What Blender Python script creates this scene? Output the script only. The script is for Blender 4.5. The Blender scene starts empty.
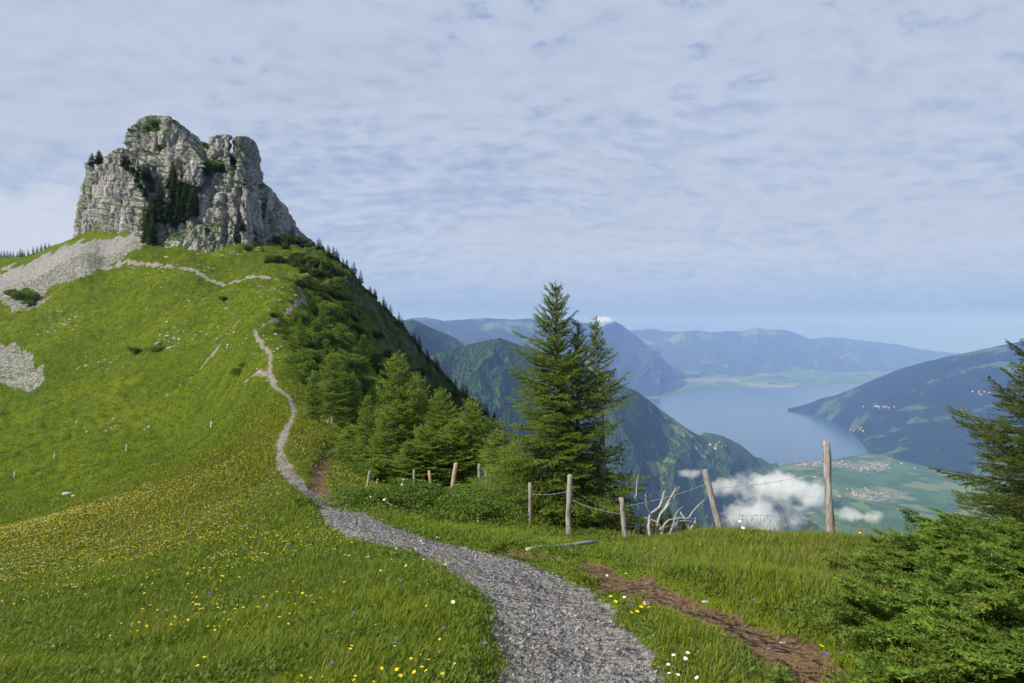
import bpy, bmesh, math, random
import numpy as np
from mathutils import Vector, Matrix, Euler
from mathutils.bvhtree import BVHTree

# ------------------------------------------------------------------ camera, sky, sun, exposure
sc = bpy.context.scene
COL = sc.collection
F, CX, HY = 683.0, 512.0, 332.5          # focal length, centre and horizon of the photograph in pixels
cam_d = bpy.data.cameras.new("camera"); cam_d.lens = 24.0; cam_d.sensor_width = 36.0
cam_d.shift_y = -(341.5 - HY) / 1024.0
cam_d.clip_start = 0.1; cam_d.clip_end = 300000.0
cam = bpy.data.objects.new("camera", cam_d); COL.objects.link(cam)
cam.rotation_euler = (math.radians(90), 0, 0); sc.camera = cam

SUN_AZ, SUN_EL = math.radians(-124), math.radians(37)     # measured from the view direction, clockwise
S = Vector((math.sin(SUN_AZ) * math.cos(SUN_EL), math.cos(SUN_AZ) * math.cos(SUN_EL), math.sin(SUN_EL)))
sun_d = bpy.data.lights.new("sun", 'SUN'); sun_d.energy = 5.0; sun_d.angle = math.radians(0.5); sun_d.color = (1.0, 0.945, 0.86)
sun = bpy.data.objects.new("sun", sun_d); COL.objects.link(sun); sun.rotation_euler = S.to_track_quat('Z', 'Y').to_euler()
sun.location = (-200, -80, 300)

sc.view_settings.view_transform = 'Standard'; sc.view_settings.look = 'None'
sc.view_settings.gamma = 1.0; sc.view_settings.exposure = 0.22; sc.view_settings.use_curve_mapping = False
sc.render.engine = 'CYCLES'
cy = sc.cycles
cy.max_bounces = 6; cy.diffuse_bounces = 2; cy.glossy_bounces = 1; cy.transmission_bounces = 4
cy.transparent_max_bounces = 8; cy.volume_bounces = 3; cy.caustics_reflective = False; cy.caustics_refractive = False
cy.use_denoising = True; cy.use_adaptive_sampling = True; cy.adaptive_threshold = 0.02
try: cy.denoiser = 'OPENIMAGEDENOISE'
except Exception: pass

# ------------------------------------------------------------------ small node language
class NT:
    def __init__(self, tree): self.t = tree; self.n = tree.nodes; self.l = tree.links
    def new(self, typ, **kw):
        nd = self.n.new(typ)
        for k, v in kw.items(): setattr(nd, k, v)
        return nd
    def put(self, sock, v):
        if v is None: return
        if hasattr(v, 'links') or isinstance(v, bpy.types.NodeSocket): self.l.new(v, sock)
        else:
            if isinstance(v, (tuple, list)) and sock.type == 'RGBA' and len(v) == 3: v = (*v, 1.0)
            sock.default_value = v
    def math(self, op, a, b=None, c=None, clamp=False):
        nd = self.new('ShaderNodeMath', operation=op, use_clamp=clamp)
        for i, v in enumerate((a, b, c)): self.put(nd.inputs[i], v)
        return nd.outputs[0]
    def vmath(self, op, a, b=None):
        nd = self.new('ShaderNodeVectorMath', operation=op); self.put(nd.inputs[0], a); self.put(nd.inputs[1], b)
        return nd.outputs[0]
    def noise(self, vec, scale, detail=4, rough=0.55, lac=2.0, dist=0.0, out=0):
        nd = self.new('ShaderNodeTexNoise'); self.put(nd.inputs['Vector'], vec)
        nd.inputs['Scale'].default_value = scale; nd.inputs['Detail'].default_value = detail
        nd.inputs['Roughness'].default_value = rough; nd.inputs['Distortion'].default_value = dist
        return nd.outputs[out]
    def voro(self, vec, scale, feature='F1', out='Distance'):
        nd = self.new('ShaderNodeTexVoronoi', feature=feature); self.put(nd.inputs['Vector'], vec); nd.inputs['Scale'].default_value = scale
        return nd.outputs[out]
    def ramp(self, fac, stops, interp='LINEAR'):
        nd = self.new('ShaderNodeValToRGB'); cr = nd.color_ramp; cr.interpolation = interp
        while len(cr.elements) > 1: cr.elements.remove(cr.elements[-1])
        for i, (p, c) in enumerate(stops):
            e = cr.elements[0] if i == 0 else cr.elements.new(p)
            e.position = p
            e.color = (c, c, c, 1) if isinstance(c, (int, float)) else (*c, 1)
        self.put(nd.inputs[0], fac); return nd.outputs[0]
    def smooth(self, v, a, b):
        nd = self.new('ShaderNodeMapRange', interpolation_type='SMOOTHSTEP'); self.put(nd.inputs[0], v)
        nd.inputs[1].default_value = a; nd.inputs[2].default_value = b; return nd.outputs[0]
    def mix(self, fac, a, b, mode='MIX'):
        nd = self.new('ShaderNodeMix', data_type='RGBA', blend_type=mode); self.put(nd.inputs[0], fac)
        self.put(nd.inputs[6], a); self.put(nd.inputs[7], b); return nd.outputs[2]
    def scale(self, vec, s):
        nd = self.new('ShaderNodeMapping'); self.put(nd.inputs[0], vec); nd.inputs['Scale'].default_value = s; return nd.outputs[0]
    def attr(self, name, out='Color'):
        nd = self.new('ShaderNodeAttribute', attribute_name=name); return nd.outputs[out]
    def sep(self, v):
        nd = self.new('ShaderNodeSeparateXYZ'); self.put(nd.inputs[0], v); return nd.outputs
    def bump(self, h, strength, dist, normal=None):
        nd = self.new('ShaderNodeBump'); self.put(nd.inputs['Height'], h); nd.inputs['Strength'].default_value = strength
        nd.inputs['Distance'].default_value = dist
        if normal is not None: self.put(nd.inputs['Normal'], normal)
        return nd.outputs[0]

def mat(name):
    m = bpy.data.materials.new(name); m.use_nodes = True; t = NT(m.node_tree)
    b = m.node_tree.nodes['Principled BSDF']; b.inputs['Roughness'].default_value = 0.85
    b.inputs['Specular IOR Level'].default_value = 0.25
    return m, t, b
def geo_pos(t): return t.new('ShaderNodeNewGeometry').outputs['Position']
def obj_pos(t): return t.new('ShaderNodeTexCoord').outputs['Object']

# ------------------------------------------------------------------ the sky: Nishita behind a thin altocumulus sheet
w = bpy.data.worlds.new("World"); sc.world = w; w.use_nodes = True
t = NT(w.node_tree); bg = w.node_tree.nodes['Background']; bg.inputs['Strength'].default_value = 0.086
sky = t.new('ShaderNodeTexSky', sky_type='NISHITA'); sky.sun_disc = False
sky.sun_elevation = SUN_EL; sky.sun_rotation = SUN_AZ; sky.altitude = 2000; sky.air_density = 1.0; sky.dust_density = 1.0; sky.ozone_density = 1.5
d = t.new('ShaderNodeTexCoord').outputs['Generated']
dx, dy, dz = t.sep(d)
zc = t.math('ADD', t.math('MAXIMUM', dz, 0.0), 0.27)
cmb = t.new('ShaderNodeCombineXYZ'); t.put(cmb.inputs[0], t.math('DIVIDE', dx, zc)); t.put(cmb.inputs[1], t.math('DIVIDE', dy, zc)); cmb.inputs[2].default_value = 3.7
pc = cmb.outputs[0]
warp = t.noise(pc, 0.9, 2, 0.5, out=1)
pw = t.vmath('ADD', pc, t.vmath('MULTIPLY', warp, (0.5, 0.5, 0.0)))
pr = t.scale(pw, (1.0, 1.35, 1.0))
n1 = t.noise(pr, 13.0, 6, 0.58)          # cloudlets
n2 = t.noise(pw, 1.1, 3, 0.5)          # broad thickness
n3 = t.noise(t.scale(pw, (0.8, 1.9, 1)), 3.6, 4, 0.55)   # long rolls
thick = t.math('ADD', t.math('MULTIPLY', n1, 0.62), t.math('ADD', t.math('MULTIPLY', n2, 0.60), t.math('MULTIPLY', n3, 0.28)))
cov = t.smooth(thick, 0.50, 0.80)
cov = t.math('ADD', t.math('MULTIPLY', cov, 0.46), 0.51)
hole = t.math('MULTIPLY', t.math('SUBTRACT', 1.0, t.smooth(t.math('ADD', t.math('MULTIPLY', n1, .45), t.math('MULTIPLY', n2, .55)), 0.40, 0.50)), t.smooth(dz, 0.26, 0.40))
cov = t.math('MULTIPLY', cov, t.math('SUBTRACT', 1.0, t.math('MULTIPLY', hole, 0.75)))
low = t.smooth(dz, 0.005, 0.12)          # the sheet ends above the horizon
cov = t.math('MULTIPLY', cov, t.math('ADD', t.math('MULTIPLY', low, 0.9), 0.10))
lum = t.math('ADD', t.math('MULTIPLY', t.math('ADD', t.math('MULTIPLY', n1, 0.6), t.math('MULTIPLY', n3, 0.4)), 0.50), 0.78)
ccol = t.mix(1.0, (4.8, 5.5, 6.9), lum, 'MULTIPLY')
clear = t.mix(t.smooth(dz, 0.0, 0.5), (2.1, 3.5, 6.4), (2.0, 3.2, 6.6))
clear = t.mix(t.smooth(dz, -0.01, 0.075), (0.55, 1.15, 2.7), clear)
clear = t.mix(t.math('MULTIPLY', low, 0.22), clear, sky.outputs[0])
skyc = t.mix(cov, clear, ccol)
# one far cumulus low over the ridge on the left
cdir = Vector((-0.72, 1.0, 0.155)).normalized()
dl = t.vmath('SUBTRACT', d, tuple(cdir)); dl = t.vmath('MULTIPLY', dl, (1.0, 1.0, 2.1))
ln = t.new('ShaderNodeVectorMath', operation='LENGTH'); t.put(ln.inputs[0], dl)
cn = t.noise(d, 16, 6, 0.55)
cum = t.smooth(t.math('SUBTRACT', t.math('ADD', 0.115, t.math('MULTIPLY', t.math('SUBTRACT', cn, 0.5), 0.20)), ln.outputs['Value']), -0.01, 0.05)
skyc = t.mix(t.math('MULTIPLY', cum, 0.72), skyc, (6.5, 6.9, 7.8))
t.put(bg.inputs['Color'], skyc)

# ------------------------------------------------------------------ numpy tools
rng = np.random.default_rng(7); random.seed(7)
_perm = np.random.default_rng(3).permutation(512).astype(np.int64)
_g = np.random.default_rng(4).normal(size=(512, 3)); _g /= np.linalg.norm(_g, axis=1)[:, None]
def perlin(p):
    p = np.asarray(p, float); i = np.floor(p).astype(np.int64); f = p - i
    u = f * f * f * (f * (f * 6 - 15) + 10); out = 0
    for cx_ in (0, 1):
        for cy_ in (0, 1):
            for cz_ in (0, 1):
                h = _perm[(_perm[(_perm[(i[..., 0] + cx_) & 511] + i[..., 1] + cy_) & 511] + i[..., 2] + cz_) & 511]
                g = _g[h]; dd = g[..., 0] * (f[..., 0] - cx_) + g[..., 1] * (f[..., 1] - cy_) + g[..., 2] * (f[..., 2] - cz_)
                wgt = (u[..., 0] if cx_ else 1 - u[..., 0]) * (u[..., 1] if cy_ else 1 - u[..., 1]) * (u[..., 2] if cz_ else 1 - u[..., 2])
                out = out + wgt * dd
    return out * 1.5
def fbm(p, octs=4, gain=0.5, ridged=False):
    p = np.asarray(p, float); a = 1.0; s = 0; tot = 0
    for k in range(octs):
        n = perlin(p + 17.3 * k)
        if ridged: n = 1 - 2 * np.abs(n)
        s = s + a * n; tot += a; a *= gain; p = p * 2.03
    return s / tot
def P2(x, y, s, z=0.0): return np.stack([x / s, y / s, np.full_like(np.asarray(x, float), z)], -1)
def sstep(a, b, v): q = np.clip((v - a) / (b - a), 0, 1); return q * q * (3 - 2 * q)
def pix(px, py, Y): return np.array([(px - CX) / F * Y, Y, -(py - HY) / F * Y])

def new_mesh(name, verts, faces, smooth=False):
    verts = np.asarray(verts, np.float32); me = bpy.data.meshes.new(name)
    if isinstance(faces, np.ndarray):
        nf, k = faces.shape
        me.vertices.add(len(verts)); me.vertices.foreach_set('co', verts.ravel())
        me.loops.add(nf * k); me.loops.foreach_set('vertex_index', faces.astype(np.int32).ravel())
        me.polygons.add(nf); me.polygons.foreach_set('loop_start', np.arange(0, nf * k, k, dtype=np.int32))
        me.update(calc_edges=True)
    else:
        me.from_pydata([tuple(v) for v in verts], [], faces); me.update()
    if smooth: me.polygons.foreach_set('use_smooth', np.ones(len(me.polygons), bool))
    return me
def add_attr(me, name, arr):
    arr = np.asarray(arr, np.float32)
    if arr.ndim == 1:
        a = me.attributes.new(name, 'FLOAT', 'POINT'); a.data.foreach_set('value', arr)
    else:
        if arr.shape[1] == 3: arr = np.concatenate([arr, np.ones((len(arr), 1), np.float32)], 1)
        a = me.attributes.new(name, 'FLOAT_COLOR', 'POINT'); a.data.foreach_set('color', arr.ravel())
def tag(o, label=None, cat=None, group=None, kind=None):
    if label: o['label'] = label
    if cat: o['category'] = cat
    if group: o['group'] = group
    if kind: o['kind'] = kind
    return o
def link(name, me, m=None, parent=None, loc=None):
    o = bpy.data.objects.new(name, me); COL.objects.link(o)
    if m is not None and not me.materials: me.materials.append(m)
    if parent is not None: o.parent = parent
    if loc is not None: o.location = loc
    return o
def thing(name, loc, label, cat, group=None, rz=0.0, sc_=1.0):
    o = bpy.data.objects.new(name, None); COL.objects.link(o); o.empty_display_size = 0.3
    o.location = loc; o.rotation_euler = (0, 0, rz); o.scale = (sc_, sc_, sc_) if not isinstance(sc_, tuple) else sc_
    return tag(o, label, cat, group)
def copy_tree(o, parent=None):
    c = o.copy(); COL.objects.link(c)
    if parent is not None: c.parent = parent; c.matrix_parent_inverse.identity()
    for ch in [k for k in KIDS.get(o.name, [])]: copy_tree(ch, c)
    return c
KIDS = {}
def child(name, me, m, parent):
    o = link(name, me, m, parent); KIDS.setdefault(parent.name, []).append(o); return o
def place(proto, state, loc, rz, s, label=None, group=None, tilt=(0, 0)):
    """first call moves the prototype itself, later calls copy it"""
    o = proto if not state.get(proto.name) else copy_tree(proto)
    state[proto.name] = True
    o.location = loc; o.rotation_euler = (tilt[0], tilt[1], rz); o.scale = s if isinstance(s, tuple) else (s, s, s)
    if label: o['label'] = label
    if group: o['group'] = group
    return o
USED = {}

def tube(pts, radii, n=7, cap=True):
    """closed tapering tube along a polyline -> verts, list of faces"""
    pts = [Vector(p) for p in pts]; V = []; Fc = []
    for i, p in enumerate(pts):
        a = pts[max(i - 1, 0)]; b = pts[min(i + 1, len(pts) - 1)]; dvec = (b - a).normalized()
        q = dvec.to_track_quat('Z', 'Y')
        for k in range(n):
            an = 2 * math.pi * k / n; V.append(p + q @ Vector((math.cos(an) * radii[i], math.sin(an) * radii[i], 0)))
    for i in range(len(pts) - 1):
        for k in range(n):
            k2 = (k + 1) % n; Fc.append((i * n + k, i * n + k2, (i + 1) * n + k2, (i + 1) * n + k))
    if cap: Fc.append(tuple(range(n - 1, -1, -1))); Fc.append(tuple((len(pts) - 1) * n + k for k in range(n)))
    return V, Fc
class MB:
    def __init__(self): self.v = []; self.f = []
    def add(self, V, Fc):
        o = len(self.v); self.v += [tuple(p) for p in V]; self.f += [tuple(i + o for i in f) for f in Fc]
    def mesh(self, name, smooth=True):
        me = bpy.data.meshes.new(name); me.from_pydata(self.v, [], self.f); me.update()
        if smooth: me.polygons.foreach_set('use_smooth', np.ones(len(me.polygons), bool))
        return me
# ------------------------------------------------------------------ near terrain: one height sheet in a fan-shaped grid
K = 0.86
CP = []
def cp(*pts):
    for p in pts: CP.append(p)
# the gravel path and what continues it
PATH = [(615, 740, 3.9), (590, 683, 4.7), (577, 650, 5.3), (556, 610, 6.2), (528, 580, 7.2), (482, 558, 8.6), (432, 543, 10), (382, 530, 11.5), (352, 514, 13.5), (332, 499, 16),
        (305, 487, 19), (288, 470, 23), (280, 450, 29), (285, 430, 38), (294, 410, 50), (290, 398, 60), (279, 390, 68), (270, 374, 82), (270, 355, 100), (262, 343, 112), (253, 331, 130)]
PATH_HW = [.50, .48, .48, .48, .48, .46, .44, .43, .38, .32, .19, .17, .16, .16, .16, .16, .17, .19, .21, .24, .25]
cp(*PATH)
PATH_B = [(276, 381, 76), (258, 368, 90), (244, 362, 97)]
PATH_C = [(253, 331, 130), (282, 315, 150), (305, 300, 175), (303, 292, 185), (290, 284, 200), (256, 277, 232), (200, 272, 262), (160, 266, 278), (125, 261, 292), (88, 258, 305)]
cp(*PATH_C)
PATH_D = [(238, 315, 165), (200, 332, 150), (160, 345, 145)]
TRACK = [(335, 503, 15.4), (318, 480, 20), (322, 465, 25), (332, 450, 33), (340, 443, 38)]
DIRT = [(598, 566, 8.2), (640, 583, 7.0), (690, 600, 6.3), (735, 622, 5.65), (790, 652, 4.95), (850, 690, 4.25), (900, 740, 3.7)]
cp(*TRACK[2:]); cp(*DIRT[1:])
# meadow on the left
cp((250, 683, 4.9), (0, 683, 5.4), (-350, 700, 6), (350, 600, 6.9), (200, 600, 8.6), (0, 600, 11), (-350, 620, 12), (300, 545, 11.6), (180, 540, 15.5), (0, 560, 21), (-350, 570, 24),
   (230, 500, 23), (130, 510, 30), (0, 540, 31), (-350, 545, 36), (240, 455, 44), (190, 478, 42), (106, 506, 42), (0, 531, 48), (-350, 530, 55),
   (225, 437, 75), (150, 467, 80), (60, 500, 85), (0, 517, 85), (-350, 510, 95), (240, 395, 90), (212, 425, 100), (106, 455, 112), (0, 484, 114), (-350, 480, 125),
   (212, 372, 140), (106, 410, 152), (0, 440, 155), (-350, 440, 165), (212, 325, 190), (106, 360, 200), (0, 390, 202), (-350, 400, 215),
   (212, 284, 252), (106, 300, 262), (0, 330, 265), (-350, 345, 280), (106, 263, 312), (40, 275, 315), (0, 290, 315), (-350, 310, 330),
   (74, 243, 338), (40, 256, 350), (0, 268, 352), (-350, 290, 380), (-60, 280, 380), (28, 259, 430), (0, 258, 470), (50, 256, 480), (-60, 254, 490), (-350, 270, 500), (0, 300, 580), (-350, 350, 700), (0, 380, 760))
# under and behind the crag
cp((125, 229, 330), (160, 238, 318), (205, 247, 312), (250, 240, 318), (105, 222, 350), (190, 200, 356), (240, 205, 352), (150, 195, 375), (220, 195, 385), (100, 240, 410), (170, 235, 440), (260, 255, 430), (170, 320, 560), (300, 330, 560), (170, 380, 760), (340, 420, 760))
# saddle, bushy edge, shaded flank
cp((340, 424, 72), (312, 415, 60), (375, 445, 64), (330, 385, 108), (305, 350, 140), (330, 345, 150), (312, 318, 182), (318, 300, 212), (308, 275, 250), (292, 262, 292), (280, 240, 335),
   (345, 318, 210), (360, 345, 195), (375, 380, 180), (400, 430, 160), (420, 470, 150), (352, 290, 264), (370, 318, 278), (392, 345, 288), (418, 375, 302), (450, 402, 328), (480, 428, 335), (505, 450, 345),
   (318, 258, 345), (345, 288, 350), (367, 309, 355), (385, 322, 360), (420, 362, 366), (480, 422, 374), (340, 310, 430), (400, 400, 440), (500, 500, 450), (560, 520, 370), (620, 570, 380),
   (390, 520, 100), (440, 540, 80), (470, 600, 120), (520, 620, 200), (480, 520, 260), (560, 700, 760), (450, 560, 760))
# fence line on the edge and the drop behind it
cp((345, 498, 17), (370, 492, 21), (402, 499, 22.5), (435, 499, 24), (452, 499, 24), (482, 497, 24), (440, 522, 16), (500, 520, 16), (530, 515, 18), (568, 540, 14.6), (624, 545, 13.4), (560, 528, 17.5), (600, 530, 17.5),
   (400, 488, 32), (450, 497, 34), (500, 512, 30), (360, 470, 34), (380, 466, 48), (450, 520, 52), (520, 560, 40), (560, 580, 30),
   (722, 533, 12.2), (830, 541, 10.9), (930, 549, 9.8), (1024, 558, 9.2), (1400, 560, 9), (640, 590, 24), (720, 590, 22), (830, 620, 19), (930, 640, 18), (1024, 640, 18), (1400, 640, 18),
   (560, 620, 60), (640, 595, 50), (720, 600, 50), (830, 690, 50), (1024, 720, 50), (1400, 720, 50), (640, 600, 100), (720, 610, 100), (850, 740, 120), (1024, 780, 120), (1400, 780, 120),
   (640, 700, 300), (800, 800, 300), (1024, 850, 300), (1400, 850, 300), (700, 800, 760), (1024, 850, 760), (1400, 850, 760))
# right of the path
cp((700, 640, 5.2), (740, 585, 7.1), (800, 600, 6.3), (880, 590, 6.7), (820, 565, 8.2), (680, 560, 9.4), (950, 683, 4.5), (1024, 600, 6.4), (1400, 640, 5.5), (640, 560, 9.6), (700, 683, 4.5))
CP = np.array(CP, float)
Yc = CP[:, 2] * K; Xc = (CP[:, 0] - CX) / F * Yc; Zc = -(CP[:, 1] - HY) / F * Yc
# the standing place of the photographer and just behind
ex = [(x, y, -1.72 - 0.045 * y + 0.02 * min(x, 0)) for y in (-3, 0, 1.6) for x in (-6, -3, 0, 3, 6)]
Xc = np.append(Xc, [e[0] for e in ex]); Yc = np.append(Yc, [e[1] for e in ex]); Zc = np.append(Zc, [e[2] for e in ex])
SH, Z0, VS = 4.0, 1.95, 0.33
def uv_of(x, y): return x / (y + SH), np.log(y + SH) * VS
cu, cv = uv_of(Xc, Yc); cq = (Zc + Z0) / (Yc + SH)
def tps(r2): return np.where(r2 > 1e-12, 0.5 * r2 * np.log(np.maximum(r2, 1e-12)), 0)
N = len(cu); A = np.zeros((N + 3, N + 3)); r2 = (cu[:, None] - cu) ** 2 + (cv[:, None] - cv) ** 2
A[:N, :N] = tps(r2) + np.eye(N) * 2e-4; A[:N, N] = 1; A[:N, N + 1] = cu; A[:N, N + 2] = cv; A[N:, :N] = A[:N, N:].T
wts = np.linalg.solve(A, np.append(cq, [0, 0, 0]))
def q_eval(u, v):
    out = np.zeros(u.shape)
    for i in range(N): out += wts[i] * tps((u - cu[i]) ** 2 + (v - cv[i]) ** 2)
    return out + wts[N] + wts[N + 1] * u + wts[N + 2] * v
NU, NV = 821, 640
U1 = np.linspace(-1.15, 1.15, NU); V1 = np.linspace(math.log(1.2), math.log(660.0), NV)
# coarse solve, then refine by interpolation (the spline is smooth)
uc = np.linspace(-1.15, 1.15, 206); vc = np.linspace(V1[0], V1[-1], 161)
qc = q_eval(*np.meshgrid(uc, vc * VS))
def bil(grid, u, v, u0, du, v0, dv):
    fu = np.clip((u - u0) / du, 0, grid.shape[1] - 1.001); fv = np.clip((v - v0) / dv, 0, grid.shape[0] - 1.001)
    iu = fu.astype(int); iv = fv.astype(int); a = fu - iu; b = fv - iv
    return grid[iv, iu] * (1 - a) * (1 - b) + grid[iv, iu + 1] * a * (1 - b) + grid[iv + 1, iu] * (1 - a) * b + grid[iv + 1, iu + 1] * a * b
def cub(grid, axis_new, axis_old, ax):
    # Catmull-Rom resampling along one axis
    g = np.moveaxis(grid, ax, 0); f = np.clip((axis_new - axis_old[0]) / (axis_old[1] - axis_old[0]), 0, len(axis_old) - 1.0001)
    i = f.astype(int); a = (f - i).reshape(-1, *([1] * (g.ndim - 1))); n = len(axis_old)
    p0, p1, p2, p3 = g[np.clip(i - 1, 0, n - 1)], g[i], g[np.clip(i + 1, 0, n - 1)], g[np.clip(i + 2, 0, n - 1)]
    r = 0.5 * ((2 * p1) + (-p0 + p2) * a + (2 * p0 - 5 * p1 + 4 * p2 - p3) * a ** 2 + (-p0 + 3 * p1 - 3 * p2 + p3) * a ** 3)
    return np.moveaxis(r, 0, ax)
qf = cub(cub(qc, U1, uc, 1), V1, vc, 0)
UU, VV = np.meshgrid(U1, V1)
TY = np.exp(VV) - SH; TX = UU * (TY + SH)
TZ = qf * (TY + SH) - Z0
def poly_xy(pts): a = np.array(pts, float); y = a[:, 2] * K; return np.stack([(a[:, 0] - CX) / F * y, y], 1)
def dist_poly(x, y, poly, hw):
    """smallest (distance - half width) to a polyline of varying half width"""
    best = np.full(np.shape(x), 1e9)
    for i in range(len(poly) - 1):
        a, b = poly[i], poly[i + 1]; ab = b - a; L2 = ab @ ab
        s = np.clip(((x - a[0]) * ab[0] + (y - a[1]) * ab[1]) / L2, 0, 1)
        dd = np.hypot(x - a[0] - s * ab[0], y - a[1] - s * ab[1]) - (hw[i] * (1 - s) + hw[i + 1] * s)
        best = np.minimum(best, dd)
    return best
def smooth_poly(p, hw, n=6):
    p = np.asarray(p); t0 = np.arange(len(p)); t1 = np.linspace(0, len(p) - 1, (len(p) - 1) * n + 1)
    out = np.stack([cub(p[:, k], t1, t0, 0) for k in (0, 1)], 1); return out, np.interp(t1, t0, hw)
PLY = smooth_poly(poly_xy(PATH), PATH_HW)
PLB = (poly_xy(PATH_B), [.25, .28, .25]); PLC = smooth_poly(poly_xy(PATH_C), [.25, .3, .35, .4, .6, .9, .9, .9, .9, .8], 4); PLD = (poly_xy(PATH_D), [.4, .5, .2])
PLT = smooth_poly(poly_xy(TRACK), [.25, .20, .17, .15, .1], 4); PLX = smooth_poly(poly_xy(DIRT), [.10, 0.18, .23, .25, .26, .28, .28], 5)
PLT2 = (poly_xy([(520, 546, 9.9), (560, 548, 9.6), (600, 556, 8.9)]), [.25, .3, .3])     # worn earth by the timber
def masks(x, y):
    wob = fbm(P2(x, y, 0.38, 1.3), 4, .6); wob2 = fbm(P2(x, y, 2.2, 4.3), 2)
    e = 0.17 * wob + 0.15 * wob2
    far = np.clip(y / 60.0, 0.35, 3.0)
    pth = dist_poly(x, y, *PLY) + e
    pf = np.minimum(np.minimum(dist_poly(x, y, *PLB), dist_poly(x, y, *PLC)), dist_poly(x, y, *PLD)) + e * far * 2.2
    path = np.minimum(pth, pf)
    dirt = np.minimum(np.minimum(dist_poly(x, y, *PLT) + e * .8, dist_poly(x, y, *PLX) + e * 1.1), dist_poly(x, y, *PLT2) + 2.2 * e)
    return path, dirt
M_path, M_dirt = masks(TX, TY)
PXG = CX + F * TX / np.maximum(TY, .5); PYG = HY - F * TZ / np.maximum(TY, .5)
def blob(px0, py0, rx, ry, ang=0.0):
    c, s = math.cos(ang), math.sin(ang); a = PXG - px0; b = PYG - py0
    return 1 - np.hypot((a * c + b * s) / rx, (-a * s + b * c) / ry)
nz = fbm(P2(TX, TY, 14.0, 9.1), 4); nz2 = fbm(P2(TX, TY, 4.0, 2.2), 3)
farm = (TY > 60)
scree = np.maximum.reduce([blob(70, 263, 78, 17, -0.34), blob(115, 247, 42, 9, -0.30), blob(12, 366, 34, 20, 0.6), blob(20, 288, 30, 22, 0.2) * 0.8])
scree = np.where(farm, sstep(-0.08, 0.16, scree + 0.34 * nz + 0.36 * nz2), 0)
stony = np.maximum.reduce([blob(60, 322, 24, 14, 0), blob(178, 337, 22, 10, 0), blob(108, 365, 30, 12, -.3), blob(235, 345, 55, 40, 0) * .7, blob(270, 300, 50, 26, .2) * .8, blob(110, 425, 30, 14, -.2) * .8, blob(280, 345, 30, 22, 0) * .9, blob(55, 445, 30, 10, -.3) * .7])
stony = 0 * np.where(farm, sstep(0.25, 0.75, np.clip(stony, 0, 1) * 0.75 + 0.75 * nz2 + 0.25 * nz), 0) * 0.9
# rocky shaded flank right of the ridge
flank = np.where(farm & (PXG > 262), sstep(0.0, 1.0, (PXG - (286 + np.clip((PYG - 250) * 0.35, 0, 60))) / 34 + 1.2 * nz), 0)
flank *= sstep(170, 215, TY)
yellow = np.where(TY < 75, sstep(8, 18, TY) * sstep(75, 30, TY) * sstep(-0.5, 0.5, -TX / 16 - .1 + 0.7 * nz2), 0)
# relief: tussocks, terracettes, worn path bed
hum = fbm(P2(TX, TY, 1.1, 6.0), 3)
TZ = TZ + np.clip(TY, 2, 40) / 40 * 0.10 * hum * (TY < 90) + 0.03 * hum * sstep(1, 4, TY)
TZ = TZ + sstep(40, 120, TY) * (1.5 * nz + 0.95 * nz2 + 0.35 * fbm(P2(TX, TY, 1.6, 8.8), 2)) + flank * 8.0 * fbm(np.stack([TX / 13, TY / 17, TZ / 40], -1), 5, .55, True)
stepn = np.sin((TZ * 1.5 + 2.0 * nz) * 2 * math.pi / 1.6); TZ = TZ + sstep(60, 120, TY) * 0.20 * stepn * (1 - flank)
bed = sstep(0.25, -0.05, M_path) * np.clip(1.2 - TY / 70, .3, 1); TZ = TZ - 0.07 * bed - 0.09 * sstep(0.15, -0.06, M_dirt) * (TY < 40)
TZ = TZ + 0.012 * fbm(P2(TX, TY, .12, 1.0), 2) * (TY < 20)
# low bank behind the dirt track
bank_line = poly_xy([(668, 580, 7.3), (735, 590, 6.9), (800, 603, 6.4), (850, 622, 5.8), (880, 650, 5.2)])
bd = dist_poly(TX, TY, bank_line, [0] * 5)
TZ = TZ + 0.10 * sstep(0.55, 0.0, bd)
def ground_z(x, y):
    x = np.asarray(x, float); y = np.asarray(y, float)
    return bil(TZ, x / (y + SH), np.log(np.maximum(y + SH, 1.21)), U1[0], U1[1] - U1[0], V1[0], V1[1] - V1[0])
def grid_val(G, x, y): return bil(G, x / (y + SH), np.log(np.maximum(y + SH, 1.21)), U1[0], U1[1] - U1[0], V1[0], V1[1] - V1[0])
_ys = np.exp(np.linspace(math.log(2.0), math.log(640), 5000))
def hit(px, py, ymin=2.0, ymax=640):
    """where the line of sight first meets the ground sheet"""
    ys = _ys[(_ys >= ymin) & (_ys <= ymax)]
    zr = -(py - HY) / F * ys; g = ground_z((px - CX) / F * ys, ys); k = np.argmax(g >= zr)
    if g[k] < zr[k]: return None
    return Vector(((px - CX) / F * ys[k], ys[k], g[k]))

# --- ground material: masks pick turf, gravel, earth, scree
gm, t, b = mat("ground")
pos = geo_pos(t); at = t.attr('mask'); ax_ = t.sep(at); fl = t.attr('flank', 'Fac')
R_, G_, B_ = ax_[0], ax_[1], ax_[2]; yl = t.attr('yellow', 'Fac')
nb = t.noise(pos, 0.045, 5, 0.6); nm = t.noise(pos, 0.35, 5, 0.65); nf = t.noise(pos, 2.6, 5, 0.7); nff = t.noise(pos, 14, 4, 0.7)
turf = t.ramp(nb, [(0.30, (0.068, 0.108, 0.007)), (0.5, (0.102, 0.142, 0.007)), (0.66, (0.142, 0.168, 0.010)), (0.8, (0.140, 0.156, 0.024))])
turf = t.mix(t.smooth(nm, 0.40, 0.72), turf, (0.050, 0.084, 0.006))
turf = t.mix(t.math('MULTIPLY', t.smooth(nf, 0.5, 0.8), 0.55), turf, (0.14, 0.165, 0.035))
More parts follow.
